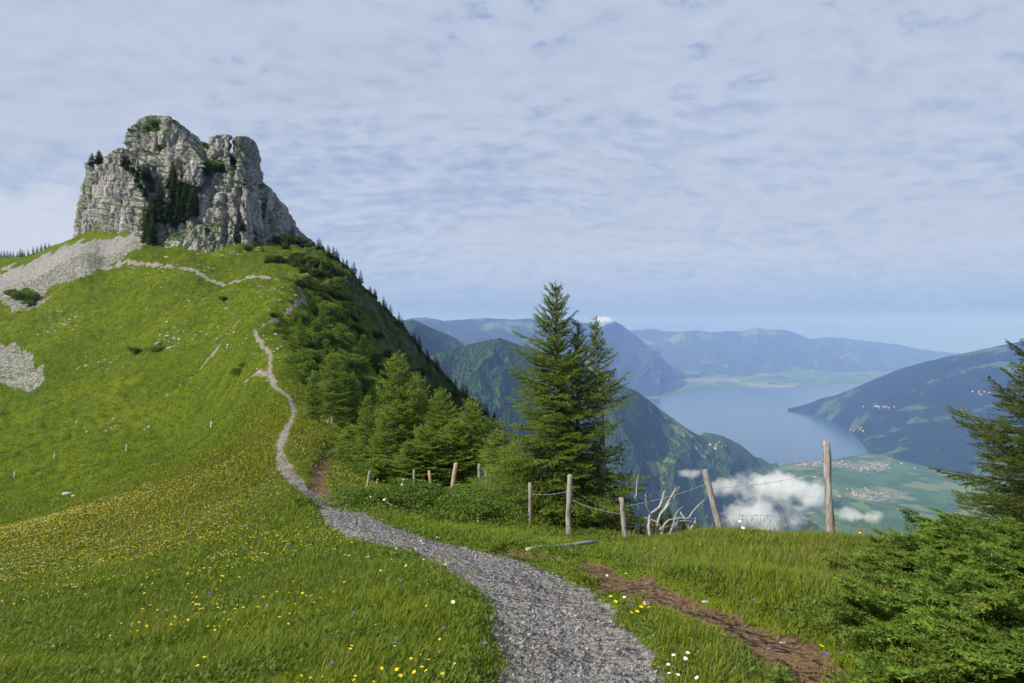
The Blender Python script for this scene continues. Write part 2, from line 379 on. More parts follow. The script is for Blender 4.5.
turf = t.mix(t.math('MULTIPLY', t.smooth(nff, 0.55, 0.75), 0.35), turf, (0.032, 0.062, 0.010))
herb = t.noise(pos, 0.16, 4, 0.7); turf = t.mix(t.math('MULTIPLY', t.smooth(herb, 0.56, 0.66), 0.6), turf, (0.036, 0.070, 0.010))
turf = t.mix(t.math('MULTIPLY', yl, 0.38), turf, (0.17, 0.145, 0.008))
grv = t.mix(t.noise(pos, 26, 4, 0.8), (0.12, 0.11, 0.10), (0.27, 0.255, 0.24))
vg = t.new('ShaderNodeTexVoronoi'); t.put(vg.inputs['Vector'], pos); vg.inputs['Scale'].default_value = 38
grv = t.mix(0.5, grv, t.mix(t.sep(vg.outputs['Color'])[0], (0.10, 0.095, 0.10), (0.36, 0.345, 0.33)))
grv = t.mix(t.math('MULTIPLY', t.smooth(nf, 0.48, 0.68), 0.5), grv, (0.155, 0.105, 0.07))
farp = t.smooth(t.sep(pos)[1], 11.0, 26.0); grv = t.mix(t.math('MULTIPLY', farp, 0.75), grv, t.mix(nf, (0.20, 0.165, 0.125), (0.36, 0.32, 0.265)))
earth = t.mix(nff, (0.085, 0.052, 0.030), (0.190, 0.124, 0.076))
scr = t.mix(t.noise(pos, 2.2, 5, 0.8), (0.23, 0.22, 0.20), (0.40, 0.385, 0.35)); scr = t.mix(t.math('MULTIPLY', t.smooth(nb, .42, .62), .45), scr, (.20, .19, .165))
sp = t.voro(pos, 0.9); scr = t.mix(t.math('MULTIPLY', t.smooth(sp, 0.38, 0.66), .6), scr, (0.14, 0.14, 0.125))
cliff = t.mix(t.noise(pos, 0.25, 6, 0.75), (0.04, 0.04, 0.036), (0.16, 0.152, 0.135))  # flank rock, darkened so the colour itself carries the shade
shrubg = t.mix(t.noise(pos, 0.4, 5, 0.75), (0.014, 0.028, 0.006), (0.055, 0.085, 0.016))  # flank scrub ground, shade painted in by the darker greens
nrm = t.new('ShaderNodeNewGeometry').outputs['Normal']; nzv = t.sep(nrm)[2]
flank_shaded = t.mix(t.smooth(t.math('ADD', nzv, t.math('MULTIPLY', t.math('SUBTRACT', nm, 0.5), 1.1)), 0.28, 0.50), cliff, shrubg)
c = t.mix(fl, turf, flank_shaded)
edge = t.math('ADD', t.math('MULTIPLY', t.math('SUBTRACT', nff, 0.5), 0.7), t.math('MULTIPLY', t.math('SUBTRACT', nf, .5), 0.5))
c = t.mix(t.smooth(t.math('ADD', B_, edge), 0.35, 0.6), c, scr)
c = t.mix(t.smooth(t.math('ADD', G_, edge), 0.35, 0.6), c, earth)
c = t.mix(t.smooth(t.math('ADD', R_, edge), 0.35, 0.6), c, grv)
t.put(b.inputs['Base Color'], c); b.inputs['Roughness'].default_value = 0.95; b.inputs['Specular IOR Level'].default_value = 0.08
hb = t.math('ADD', t.math('MULTIPLY', nf, 1.0), t.math('MULTIPLY', nff, 0.35))
hb = t.math('MULTIPLY', hb, t.math('SUBTRACT', 1.0, t.math('MULTIPLY', G_, 0.75)))
bm1 = t.bump(hb, 0.6, 0.09); bm2 = t.bump(t.noise(pos, 0.7, 5, 0.75), 0.9, 0.9, bm1)
t.put(b.inputs['Normal'], bm2)

idx = np.arange(NU * NV).reshape(NV, NU)
quads = np.stack([idx[:-1, :-1], idx[:-1, 1:], idx[1:, 1:], idx[1:, :-1]], -1).reshape(-1, 4)
verts = np.stack([TX, TY, TZ], -1).reshape(-1, 3)
tw = np.clip(TY * 0.012, .05, .5)
a_path = sstep(1, -1, M_path / tw).ravel(); a_dirt = sstep(1, -1, M_dirt / tw).ravel() * (TY.ravel() < 60); a_scree = np.maximum(scree, stony).ravel()
def fm(a): return a.ravel()[quads].mean(1)
f_path = fm(a_path) > 0.5; f_dirt = (fm(a_dirt) > 0.5) & ~f_path; f_scree = (fm(scree) > 0.5) & ~f_path & ~f_dirt
rest = ~(f_path | f_dirt | f_scree)
def sub(name, sel, label, cat):
    q = quads[sel]; used = np.unique(q); rem = np.zeros(NU * NV, int); rem[used] = np.arange(len(used))
    me = new_mesh(name, verts[used], rem[q], True)
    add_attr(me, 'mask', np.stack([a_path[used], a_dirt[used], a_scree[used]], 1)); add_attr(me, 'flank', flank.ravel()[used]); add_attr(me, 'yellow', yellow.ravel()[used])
    return tag(link(name, me, gm), label, cat, kind='structure')
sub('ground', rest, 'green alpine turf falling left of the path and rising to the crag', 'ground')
sub('path', f_path, 'grey gravel footpath winding along the ridge to the crag', 'path')
sub('dirt_track', f_dirt, 'bare brown earth track beside the gravel path', 'path')
sub('scree_slope', f_scree, 'pale grey scree fan below the left end of the crag', 'scree')
# ------------------------------------------------------------------ the limestone crag
BL = [
 [(88, 164, 358), (104, 157, 350), (121, 149, 342), (150, 166, 324), (80, 192, 361), (72, 246, 364), (108, 244, 338), (150, 244, 312), (95, 165, 375), (150, 158, 372), (75, 250, 385), (150, 245, 372)],
 [(127, 138, 356), (139, 122, 350), (151, 115, 346), (168, 117, 334), (203, 161, 320), (199, 186, 319), (158, 176, 330), (129, 178, 352), (176, 122, 356), (188, 132, 364), (204, 144, 366), (212, 158, 364), (150, 117, 375), (190, 135, 378), (128, 150, 374), (128, 185, 372), (213, 190, 372)],
 [(209, 142, 337), (212, 136, 338), (219, 134, 336), (229, 136, 336), (231, 145, 335), (205, 172, 330), (231, 172, 328), (210, 141, 354), (230, 137, 354), (206, 172, 356), (232, 172, 356)],
 [(233, 139, 328), (239, 136, 327), (243, 137, 330), (250, 138, 344), (256, 144, 352), (258, 160, 352), (263, 184, 354), (233, 186, 322), (243, 186, 318), (236, 138, 360), (250, 139, 364), (256, 146, 366), (263, 186, 368), (232, 186, 360)],
 [(199, 180, 332), (214, 172, 330), (230, 164, 326), (243, 180, 322), (262, 181, 350), (270, 190, 354), (276, 203, 356), (281, 232, 354), (198, 228, 324), (222, 230, 316), (246, 246, 308), (268, 250, 332), (200, 182, 358), (230, 166, 360), (264, 182, 372), (282, 240, 376), (200, 240, 362)],
 [(241, 181, 316), (247, 182, 317), (252, 186, 330), (240, 248, 306), (247, 248, 307), (256, 248, 322), (242, 182, 336), (252, 184, 336), (241, 246, 336), (254, 246, 336)],
 [(214, 200, 315), (222, 192, 316), (232, 194, 315), (236, 212, 313), (208, 236, 307), (202, 257, 302), (226, 254, 303), (238, 244, 308), (212, 200, 332), (234, 195, 332), (202, 257, 330), (240, 250, 332)],
 [(156, 238, 314), (175, 232, 312), (206, 226, 309), (204, 256, 302), (160, 250, 308), (156, 240, 332), (206, 228, 332), (204, 258, 330), (158, 252, 332)],
 [(146, 174, 331), (165, 178, 327), (170, 198, 321), (148, 206, 325), (134, 222, 326), (170, 230, 320), (146, 174, 352), (170, 180, 352), (134, 226, 350), (172, 232, 350)],
 [(140, 178, 336), (165, 172, 332), (205, 172, 330), (214, 186, 328), (212, 246, 314), (150, 246, 320), (128, 236, 332), (140, 178, 370), (205, 172, 370), (214, 246, 370), (128, 246, 374)],
 [(268, 190, 340), (274, 196, 342), (281, 208, 356), (294, 222, 372), (297, 248, 370), (262, 246, 328), (276, 256, 336), (270, 191, 380), (283, 210, 386), (296, 224, 390), (298, 254, 388), (272, 250, 376)],
 [(258, 228, 322), (268, 232, 324), (284, 250, 348), (292, 276, 340), (256, 262, 312), (272, 280, 312), (260, 230, 344), (286, 252, 366), (292, 282, 360), (258, 270, 340)],
 [(286, 238, 336), (297, 240, 338), (312, 252, 356), (322, 286, 346), (284, 276, 322), (300, 292, 318), (288, 240, 360), (314, 254, 372), (324, 290, 366), (286, 280, 350)],
 [(318, 262, 346), (328, 262, 348), (342, 280, 364), (348, 312, 352), (318, 306, 326), (320, 264, 366), (344, 282, 378), (350, 316, 370), (320, 310, 350)],
 [(386, 322, 330), (392, 322, 330), (397, 332, 338), (398, 348, 338), (386, 346, 326), (388, 323, 344), (398, 334, 348), (388, 348, 345)],
 [(294, 226, 352), (312, 242, 358), (316, 262, 356), (298, 262, 346), (296, 228, 372), (314, 244, 376), (318, 266, 376), (298, 266, 370)],
]
bmx = bmesh.new()
for blk in BL:
    tb = bmesh.new()
    for (px, py, Y) in blk: tb.verts.new(pix(px, py, Y * K))
    bmesh.ops.convex_hull(tb, input=tb.verts[:], use_existing_faces=False)
    bmesh.ops.delete(tb, geom=[v for v in tb.verts if not v.link_faces], context='VERTS')
    bmesh.ops.recalc_face_normals(tb, faces=tb.faces[:])
    tm = bpy.data.meshes.new("tmp"); tb.to_mesh(tm); bmx.from_mesh(tm); tb.free(); bpy.data.meshes.remove(tm)
me = bpy.data.meshes.new("rock_crag"); bmx.to_mesh(me); bmx.free()
ro = link("rock_crag", me)
mod = ro.modifiers.new("remesh", 'REMESH'); mod.mode = 'VOXEL'; mod.voxel_size = 0.34
dg = bpy.context.evaluated_depsgraph_get(); ev = ro.evaluated_get(dg); me2 = bpy.data.meshes.new_from_object(ev)
ro.modifiers.clear(); ro.data = me2; bpy.data.meshes.remove(me)
n = len(me2.vertices); v = np.empty(n * 3, np.float32); me2.vertices.foreach_get('co', v); v = v.reshape(-1, 3).astype(float)
def vnormals(me):
    nn = np.empty(len(me.vertices) * 3, np.float32); me.vertices.foreach_get('normal', nn); return nn.reshape(-1, 3).astype(float)
# relax the facets so that the block joints soften
ed = np.empty(len(me2.edges) * 2, np.int32); me2.edges.foreach_get('vertices', ed); ed = ed.reshape(-1, 2)
for _ in range(2):
    acc = np.zeros_like(v); cnt = np.zeros(n)
    np.add.at(acc, ed[:, 0], v[ed[:, 1]]); np.add.at(acc, ed[:, 1], v[ed[:, 0]]); np.add.at(cnt, ed[:, 0], 1); np.add.at(cnt, ed[:, 1], 1)
    v = v * 0.5 + 0.5 * acc / cnt[:, None]
me2.vertices.foreach_set('co', v.astype(np.float32).ravel()); me2.update(); nn = vnormals(me2)
x, y, z = v.T
wz = z + 0.26 * x + 0.10 * y + 1.6 * fbm(v / 18, 3)
def saw(a): f = a - np.floor(a); return np.where(f < .72, f / .72, (1 - f) / .28)
bed_n = fbm(v / np.array([14., 14., 5.]), 3)
strata = 0.95 * saw(wz / 3.6) + 0.45 * saw(wz / 1.3 + .3) * (0.6 + bed_n) + 0.9 * saw(wz / 9.0 + .5)
crk = fbm(np.stack([x / 5.5, y / 5.5, z / 22], -1), 3, .5, True); crack = sstep(0.42, 0.85, crk)
crk2 = fbm(np.stack([x / 2.2 + 5, y / 2.2, z / 8], -1), 2, .5, True); crack2 = sstep(0.5, 0.9, crk2)
dsp = strata * (0.65 + 0.8 * sstep(-.3, .4, fbm(v / 20 + 3, 2))) - 1.7 * crack - 0.45 * crack2 + 0.9 * fbm(v / 11, 3) + 0.25 * fbm(v / 2.4, 3) - 0.3
# the large fissures and gullies that part the buttresses
pxv = CX + F * x / y; pyv = HY - F * z / y; wv_ = fbm(np.stack([x / 6, y / 6, z / 6], -1), 2) * 2.2
for (a0, b0), (a1, b1), wd_, dp_ in [((231.5, 138), (233, 172), 1.7, 5), ((150, 166), (146, 206), 3.0, 4), ((168, 122), (172, 158), 1.2, 1.8), ((158, 150), (160, 178), 1.3, 2.2), ((186, 146), (190, 184), 1.3, 2.0), ((178, 160), (176, 184), 1.1, 1.6), ((239, 186), (238, 246), 1.8, 4.5), ((224, 196), (226, 250), 1.5, 3.5), ((212, 200), (206, 240), 1.5, 2.5),
        ((262, 184), (268, 250), 2.2, 4), ((247, 146), (250, 180), 1.0, 2.0), ((204, 166), (232, 172), 2.4, 3.0), ((236, 182), (262, 186), 1.6, 2.0), ((112, 160), (104, 236), 1.2, 1.8), ((94, 176), (90, 232), 1.0, 1.2), ((128, 168), (124, 228), 1.4, 2.0), ((140, 150), (158, 156), 1.3, 1.5), ((219, 136), (221, 160), 1.0, 1.5), ((276, 206), (272, 252), 1.6, 3)]:
    abx, aby = a1 - a0, b1 - b0; s_ = np.clip(((pxv - a0) * abx + (pyv - b0) * aby) / (abx ** 2 + aby ** 2), 0, 1); dd_ = np.hypot(pxv - a0 - s_ * abx + wv_, pyv - b0 - s_ * aby); dsp = dsp - dp_ * np.exp(-(dd_ / wd_) ** 2)
# bedding blocks: every joint block stands out or back by its own amount
def hsh(*a):
    i = [np.asarray(k).astype(np.int64) for k in a]; h_ = _perm[i[0] & 511]
    for k in i[1:]: h_ = _perm[(h_ + k) & 511]
    return h_ / 511.0
for th_, wd_, am_ in ((2.6, 5.6, .6), (1.1, 2.4, .28)):
    ly_ = np.floor(wz / th_ + .5 * fbm(v / 7, 2)); q1 = np.floor((x + .5 * y) / wd_ + hsh(ly_, ly_ * 7) * 5 + .5 * fbm(v / 5 + 9, 2)); q2 = np.floor((y - .4 * x) / wd_ + hsh(ly_ + 91, ly_) * 5)
    dsp = dsp + am_ * (hsh(ly_, q1, q2) - .5)
smz = sstep(-.02, .22, fbm(v / 21 + 40, 2)); fine_ = dsp - (-1.7 * crack); dsp = dsp - .62 * smz * (0.95 * saw(wz / 3.6) + 0.45 * saw(wz / 1.3 + .3) * (0.6 + bed_n))
hor = nn.copy(); hor[:, 2] *= 0.35
v2 = v + hor * dsp[:, None] * 0.95
me2.vertices.foreach_set('co', v2.astype(np.float32).ravel()); me2.update()
nn2 = vnormals(me2)
seam = np.exp(-((wz / 3.6 - np.floor(wz / 3.6) - .86) / .07) ** 2) * sstep(-.3, .2, bed_n) + .8 * np.exp(-((wz / 9.0 + .5 - np.floor(wz / 9.0 + .5) - .86) / .04) ** 2)
add_attr(me2, 'seam', np.clip(seam, 0, 1))
add_attr(me2, 'crack', np.clip(crack + .5 * crack2, 0, 1))
rm, t, b = mat("limestone")
pos = geo_pos(t); ps = t.scale(pos, (1, 1, 3.2))
nA = t.noise(pos, 0.06, 5, 0.6); nB = t.noise(ps, 0.35, 6, 0.72); nC = t.noise(ps, 1.6, 5, 0.75); nV = t.noise(t.scale(pos, (1, 1, 0.22)), 0.5, 5, 0.7)
c = t.ramp(nB, [(0.28, (0.20, 0.19, 0.17)), (0.40, (0.44, 0.415, 0.365)), (0.6, (0.55, 0.525, 0.465)), (0.8, (0.60, 0.58, 0.53))])
c = t.mix(t.math('MULTIPLY', t.smooth(nV, 0.50, 0.72), 0.6), c, (0.13, 0.125, 0.12))
c = t.mix(t.math('MULTIPLY', t.smooth(nA, 0.50, 0.68), 0.35), c, (0.36, 0.31, 0.23))
c = t.mix(t.math('MULTIPLY', t.smooth(nC, 0.56, 0.74), 0.5), c, (0.12, 0.118, 0.11))
c = t.mix(t.math('MULTIPLY', t.attr('seam', 'Fac'), 0.62), c, (0.10, 0.10, 0.09)); c = t.mix(t.math('MULTIPLY', t.attr('crack', 'Fac'), 0.55), c, (0.12, 0.115, 0.10))
nz_ = t.sep(t.new('ShaderNodeNewGeometry').outputs['Normal'])[2]
gsel = t.smooth(t.math('ADD', nz_, t.math('ADD', t.math('MULTIPLY', t.math('SUBTRACT', nB, .5), .7), t.math('MULTIPLY', t.math('SUBTRACT', nA, .5), 1.9))), 0.46, 0.60)
gr = t.mix(nC, (0.030, 0.060, 0.010), (0.10, 0.15, 0.025))
c = t.mix(gsel, c, gr)
t.put(b.inputs['Base Color'], c); b.inputs['Roughness'].default_value = .95; b.inputs['Specular IOR Level'].default_value = .1
bm1 = t.bump(nC, 0.8, 0.5); t.put(b.inputs['Normal'], t.bump(nB, 0.8, 1.0, bm1))
me2.materials.clear(); me2.materials.append(rm); me2.name = "rock_crag"
tag(ro, 'pale limestone crag with two square towers crowning the green ridge', 'rock crag', kind='structure')
me2.calc_loop_triangles()
tri = np.empty(len(me2.loop_triangles) * 3, np.int32); me2.loop_triangles.foreach_get('vertices', tri)
CRAG = BVHTree.FromPolygons([tuple(p) for p in v2], tri.reshape(-1, 3).tolist())
def hit_any(px, py, ymin=30):
    g = hit(px, py, ymin); dvec = Vector(((px - CX) / F, 1, -(py - HY) / F)).normalized()
    h = CRAG.ray_cast(Vector((0, 0, 0)), dvec)
    if h[0] is None: return g
    if g is None or h[0].y < g.y: return h[0]
    return g
# ------------------------------------------------------------------ valley, lake and far mountains (true distances)
ZV = -1440.0
def at_level(px, py, z=ZV): Y = -z * F / (py - HY); return np.array([(px - CX) / F * Y, Y, z])
lm, t, b = mat("lake_water"); b.inputs['Base Color'].default_value = (0.035, 0.105, 0.17, 1); b.inputs['Roughness'].default_value = 0.18; b.inputs['IOR'].default_value = 1.33; b.inputs['Specular IOR Level'].default_value = 0.5
pos = geo_pos(t); t.put(b.inputs['Normal'], t.bump(t.noise(pos, 0.02, 4, .6), 0.12, 8.0))
t.put(b.inputs['Base Color'], t.mix(t.smooth(t.noise(t.scale(pos, (1, .3, 1)), 0.0006, 3, .5), .35, .65), (0.018, 0.075, 0.145), (0.028, 0.092, 0.16)))
LK = [(560, 470), (700, 470), (770, 468), (782, 466), (800, 464), (830, 461), (868, 454), (900, 440), (900, 425), (890, 405), (900, 392), (880, 384.5), (845, 383.5), (818, 386), (800, 385), (785, 387.5), (760, 388), (748, 386), (735, 388.5), (715, 389), (690, 392), (668, 398), (650, 399), (600, 402), (560, 415)]
lp = [at_level(*p) for p in LK]; lpc = np.array(lp)
tt = np.arange(len(lpc) + 1); cl = np.vstack([lpc, lpc[:1]]); t1 = np.linspace(0, len(lpc), len(lpc) * 8 + 1)[:-1]
lc = np.stack([np.interp(t1, tt, cl[:, k]) for k in range(3)], 1)
lc[:, :2] += 60 * np.stack([perlin(P2(lc[:, 0], lc[:, 1], 500)), perlin(P2(lc[:, 0], lc[:, 1], 500, 7))], 1)
tag(link('lake', new_mesh('lake', lc + np.array([0, 0, 6]), [list(range(len(lc)))]), lm), 'long blue lake lying between the wooded mountainsides', 'lake', kind='structure')

def land_mat(name, forest, meadow, msc, mth, forest_sc, bump_sc, bump_d, pale=None, town=0.0):
    m, t, b = mat(name); pos = geo_pos(t)
    n1 = t.noise(pos, msc, 6, 0.64); n2 = t.noise(pos, msc * 6, 4, 0.6); n3 = t.noise(pos, forest_sc, 4, 0.7)
    fo = t.mix(n3, tuple(k * 0.45 for k in forest), tuple(k * 1.55 for k in forest))
    sel = t.smooth(t.math('ADD', n1, t.math('MULTIPLY', t.math('SUBTRACT', n2, .5), 0.35)), mth, mth + 0.05)
    md = t.mix(n2, tuple(k * 0.7 for k in meadow), tuple(k * 1.3 for k in meadow))
    c = t.mix(sel, fo, md)
    if pale:
        np_ = t.noise(t.scale(pos, (1, 1, .5)), msc * 2.3, 6, 0.7); nzz = t.sep(t.new('ShaderNodeNewGeometry').outputs['Normal'])[2]
        c = t.mix(t.math('MULTIPLY', t.smooth(np_, pale[1], pale[1] + .05), t.smooth(nzz, .93, .8)), c, pale[0])
    t.put(b.inputs['Base Color'], c); b.inputs['Roughness'].default_value = 1.0; b.inputs['Specular IOR Level'].default_value = 0.05
    t.put(b.inputs['Normal'], t.bump(t.noise(pos, bump_sc, 4, .75), 0.9, bump_d))
    return m
GRN = (0.018, 0.038, 0.014)
m_near = land_mat("near_mountain", (0.045, 0.085, 0.020), (0.17, 0.22, 0.05), 0.0011, 0.59, 0.03, 0.035, 26, ((.30, .29, .26), .64))
m_right = land_mat("right_mountain", (0.012, 0.028, 0.012), (0.062, 0.108, 0.036), 0.0009, 0.57, 0.012, 0.012, 50, ((.42, .38, .34), .70))
m_far = land_mat("far_mountain", (0.03, 0.05, 0.03), (0.10, 0.14, 0.06), 0.0004, 0.56, 0.004, 0.004, 120, ((.34, .33, .31), .63))
m_floor = None #"valley_floor", (0.03, 0.065, 0.025), (0.13, 0.22, 0.055), 0.0016, 0.44, 0.01, 0.012, 8)

# valley floor sheet out to the horizon, with low hills away from the lake
from_ = np.exp(np.linspace(math.log(1500), math.log(42000), 420)); uu = np.linspace(-1.6, 1.6, 420)
UF, YF = np.meshgrid(uu, from_); XF = UF * YF
def inside(xx, yy, poly):
    r = np.zeros(xx.shape, bool); j = len(poly) - 1
    for i in range(len(poly)):
        xi, yi = poly[i][:2]; xj, yj = poly[j][:2]
        r ^= ((yi > yy) != (yj > yy)) & (xx < (xj - xi) * (yy - yi) / (yj - yi + 1e-9) + xi); j = i
    return r
def dist_closed(xx, yy, poly):
    p = [np.array(q[:2]) for q in poly]; return dist_poly(xx, yy, p + [p[0]], [0] * (len(p) + 1))
dl_ = dist_closed(XF, YF, lp); ins = inside(XF, YF, lp)
hill = np.clip(fbm(P2(XF, YF, 2600, 5), 5) + 0.05, 0, 1) * sstep(15000, 19000, YF) * 420 * sstep(300, 2500, dl_) * sstep(60000, 30000, YF)
hill += 190 * np.exp(-(((XF - at_level(778, 388)[0] - 100) / 900) ** 2 + ((YF - 19600) / 1000) ** 2)) + 230 * np.exp(-(((XF - 5200) / 1500) ** 2 + ((YF - 21500) / 700) ** 2))
ZF = np.where(ins & (dl_ > 150), ZV - 30, ZV + 12 * sstep(0, 200, dl_) + hill)
ZF = np.where(ins, np.minimum(ZF, ZV), ZF)
pxf = CX + F * XF / YF; pyf = HY - F * ZF / YF
fmask = sstep(-.25, .25, 1 - np.hypot((pxf - 690) / 125, (pyf - 520) / 62) + .5 * fbm(P2(XF, YF, 500, 3), 4))
fmask = np.maximum(fmask, sstep(-.2, .2, .75 - np.hypot((pxf - 720) / 90, (pyf - 474) / 9) + .6 * fbm(P2(XF, YF, 500, 8), 3)))
fmask = np.maximum(fmask, sstep(.05, .3, fbm(P2(XF, YF, 900, 11), 5)) * sstep(16000, 18500, YF))
tmask = np.maximum.reduce([1 - np.hypot((pxf - a_) / rx_, (pyf - b_) / ry_) for a_, b_, rx_, ry_ in ((815, 464, 50, 5), (870, 466, 36, 6), (775, 386, 34, 4), (690, 380, 30, 2.5), (720, 380, 30, 2), (880, 496, 30, 8))])
tmask = sstep(-.1, .5, tmask + .8 * fbm(P2(XF, YF, 160, 2), 2))
ii = np.arange(420 * 420).reshape(420, 420); qf_ = np.stack([ii[:-1, :-1], ii[:-1, 1:], ii[1:, 1:], ii[1:, :-1]], -1).reshape(-1, 4)
vm = new_mesh('valley_floor', np.stack([XF, YF, ZF], -1).reshape(-1, 3), qf_, True); add_attr(vm, 'forest', fmask.ravel()); add_attr(vm, 'town', tmask.ravel())
m_floor, t, b = mat("valley_fields"); pos = geo_pos(t); b.inputs['Roughness'].default_value = 1; b.inputs['Specular IOR Level'].default_value = .05
vf = t.new('ShaderNodeTexVoronoi', distance='CHEBYCHEV'); t.put(vf.inputs['Vector'], t.scale(pos, (1, .6, 1))); vf.inputs['Scale'].default_value = 0.0075
fld = t.ramp(t.sep(vf.outputs['Color'])[0], [(0, (.05, .105, .02)), (.35, (.075, .14, .028)), (.6, (.14, .19, .045)), (.8, (.06, .125, .03)), (1, (.20, .20, .08))], 'CONSTANT')
nt_ = t.noise(pos, 0.02, 4, .7); nn_ = t.noise(pos, 0.0022, 5, .65)
frs = t.mix(nt_, (.012, .028, .010), (.035, .065, .022)); sel = t.smooth(t.math('ADD', t.attr('forest', 'Fac'), t.math('MULTIPLY', t.math('ADD', t.math('MULTIPLY', t.math('SUBTRACT', nn_, .52), 2.0), t.math('MULTIPLY', t.math('SUBTRACT', t.noise(pos, .009, 4, .7), .5), 1.5)))), .40, .48)
cc_ = t.mix(sel, fld, frs); cc_ = t.mix(t.math('MULTIPLY', t.attr('town', 'Fac'), t.smooth(t.noise(pos, .03, 3, .8), .46, .6)), cc_, (.36, .30, .27))
t.put(b.inputs['Base Color'], cc_); t.put(b.inputs['Normal'], t.bump(nt_, .8, 14))
tag(link('valley_floor', vm, m_floor), 'flat green valley floor of fields around the lake', 'valley', kind='structure')

SURF = {}
def mountain(name, R, Fo, m, label, back=3000, nt=500, ns=200, amp=160, spur=1400, jag=25, prof=0.85, seed=0, tree=0, zb=None):
    R = np.array([pix(*p) for p in R]); Fo = np.array([pix(*p) if len(p) == 3 else at_level(*p) for p in Fo])
    def along(P, tn):
        L = np.concatenate([[0], np.cumsum(np.linalg.norm(np.diff(R[:, :2], axis=0), axis=1))]); L /= L[-1]
        return np.stack([np.interp(tn, L, P[:, k]) for k in range(3)], -1)
    tn = np.linspace(0, 1, nt); Rt, Ft = along(R, tn), along(Fo, tn)
    nb = ns // 4; s = np.concatenate([-np.linspace(1, 0, nb + 1)[:-1], np.linspace(0, 1, ns)])
    Bt = Rt + np.array([0, back, 0]); Bt[:, 2] = np.minimum(Rt[:, 2] - 200, ZV if zb is None else zb)
    Sg, Tg = s[:, None], tn[None]
    a = np.abs(Sg)[..., None]; tgt = np.where(Sg[..., None] >= 0, Ft[None], Bt[None]); base = Rt[None]
    P = base * (1 - a) + tgt * a
    P[..., 2] = base[..., 2] + (tgt[..., 2] - base[..., 2]) * np.abs(Sg) ** prof
    X, Y, Z = P[..., 0], P[..., 1], P[..., 2]
    L = np.linalg.norm(np.diff(Rt, axis=0), axis=1).sum()
    al = Tg * L + np.zeros_like(X); dn = np.abs(Sg) * np.linalg.norm(Ft - Rt, axis=1)[None]
    bell = (4 * np.abs(Sg) * (1 - np.abs(Sg))) ** 0.8
    wv = fbm(np.stack([X / spur + seed, Y / spur, 0 * X], -1), 3) * 0.7
    sp = fbm(np.stack([al / spur + wv + seed * 3.1, dn / (spur * 3.5), 0 * X + seed], -1), 5, 0.5, True)
    Z = Z + amp * bell * (sp + .1) + jag * fbm(np.stack([al / (jag * 14) + seed, dn / (jag * 14), 0 * X], -1), 5) * np.clip(1 - np.abs(Sg), 0.1, 1)
    Z = Z + amp * .22 * bell * fbm(np.stack([X / (spur / 4), Y / (spur / 4), 0 * X], -1), 4)
    if tree: Z = Z + tree * np.abs(perlin(P2(X, Y, 26.0, seed))) * 1.6 * sstep(0.01, .05, np.abs(Sg)) + tree * .6 * perlin(P2(X, Y, 13.0, seed))
    n0, n1 = Z.shape; ii = np.arange(n0 * n1).reshape(n0, n1)
    q = np.stack([ii[:-1, :-1], ii[1:, :-1], ii[1:, 1:], ii[:-1, 1:]], -1).reshape(-1, 4)
    o = link(name, new_mesh(name, np.stack([X, Y, Z], -1).reshape(-1, 3), q, True), m)
    SURF[label] = (np.stack([X, Y, Z], -1), q)
    return tag(o, label, 'mountain', kind='structure')
k1 = 1000.0
# front wooded ridge dropping to the lake
mountain('wooded_ridge', [(395, 372, 3.6 * k1), (440, 352, 3.9 * k1), (467, 345, 4.2 * k1), (499, 337.5, 4.5 * k1), (528, 348, 4.7 * k1), (560, 361, 4.9 * k1), (608, 380, 5.3 * k1), (637, 391, 5.6 * k1), (660, 409, 5.9 * k1), (689, 430, 6.2 * k1), (706, 439, 6.4 * k1), (724, 440, 6.7 * k1), (741, 446, 6.9 * k1), (758, 459, 7.1 * k1), (776, 471, 7.1 * k1)],
         [(395, 620, 1.9 * k1), (440, 640, 2.0 * k1), (467, 645, 2.2 * k1), (499, 650, 2.4 * k1), (528, 650, 2.6 * k1), (560, 650, 2.8 * k1), (608, 640, 3.0 * k1), (637, 630, 3.2 * k1), (660, 615, 3.4 * k1), (689, 590, 3.7 * k1), (706, 570, 4.1 * k1), (724, 545, 4.6 * k1), (741, 520, 5.2 * k1), (758, 500, 5.8 * k1), (784, 482, 6.5 * k1)],
         m_near, 'wooded ridge with pale meadow clearings falling right to the lake shore', back=1500, nt=900, ns=420, amp=170, spur=900, jag=10, seed=1, tree=9)
mountain('green_peak', [(330, 335, 5.0 * k1), (370, 331, 5.1 * k1), (384, 326, 5.2 * k1), (397, 323, 5.3 * k1), (412, 319, 5.5 * k1), (431, 328, 5.7 * k1), (449, 335, 5.9 * k1), (470, 345, 6.0 * k1), (490, 356, 6.2 * k1), (540, 385, 6.6 * k1), (600, 430, 7.0 * k1)],
         [(330, 480, 3.0 * k1), (370, 480, 3.0 * k1), (384, 480, 3.1 * k1), (397, 480, 3.2 * k1), (412, 480, 3.3 * k1), (431, 480, 3.6 * k1), (449, 480, 3.9 * k1), (470, 480, 4.2 * k1), (490, 480, 4.4 * k1), (540, 490, 4.8 * k1), (600, 490, 5.2 * k1)],
         m_near, 'dark green peak behind the wooded ridge, beside the crag flank', back=2000, nt=600, ns=260, amp=150, spur=900, jag=16, seed=2, tree=8)
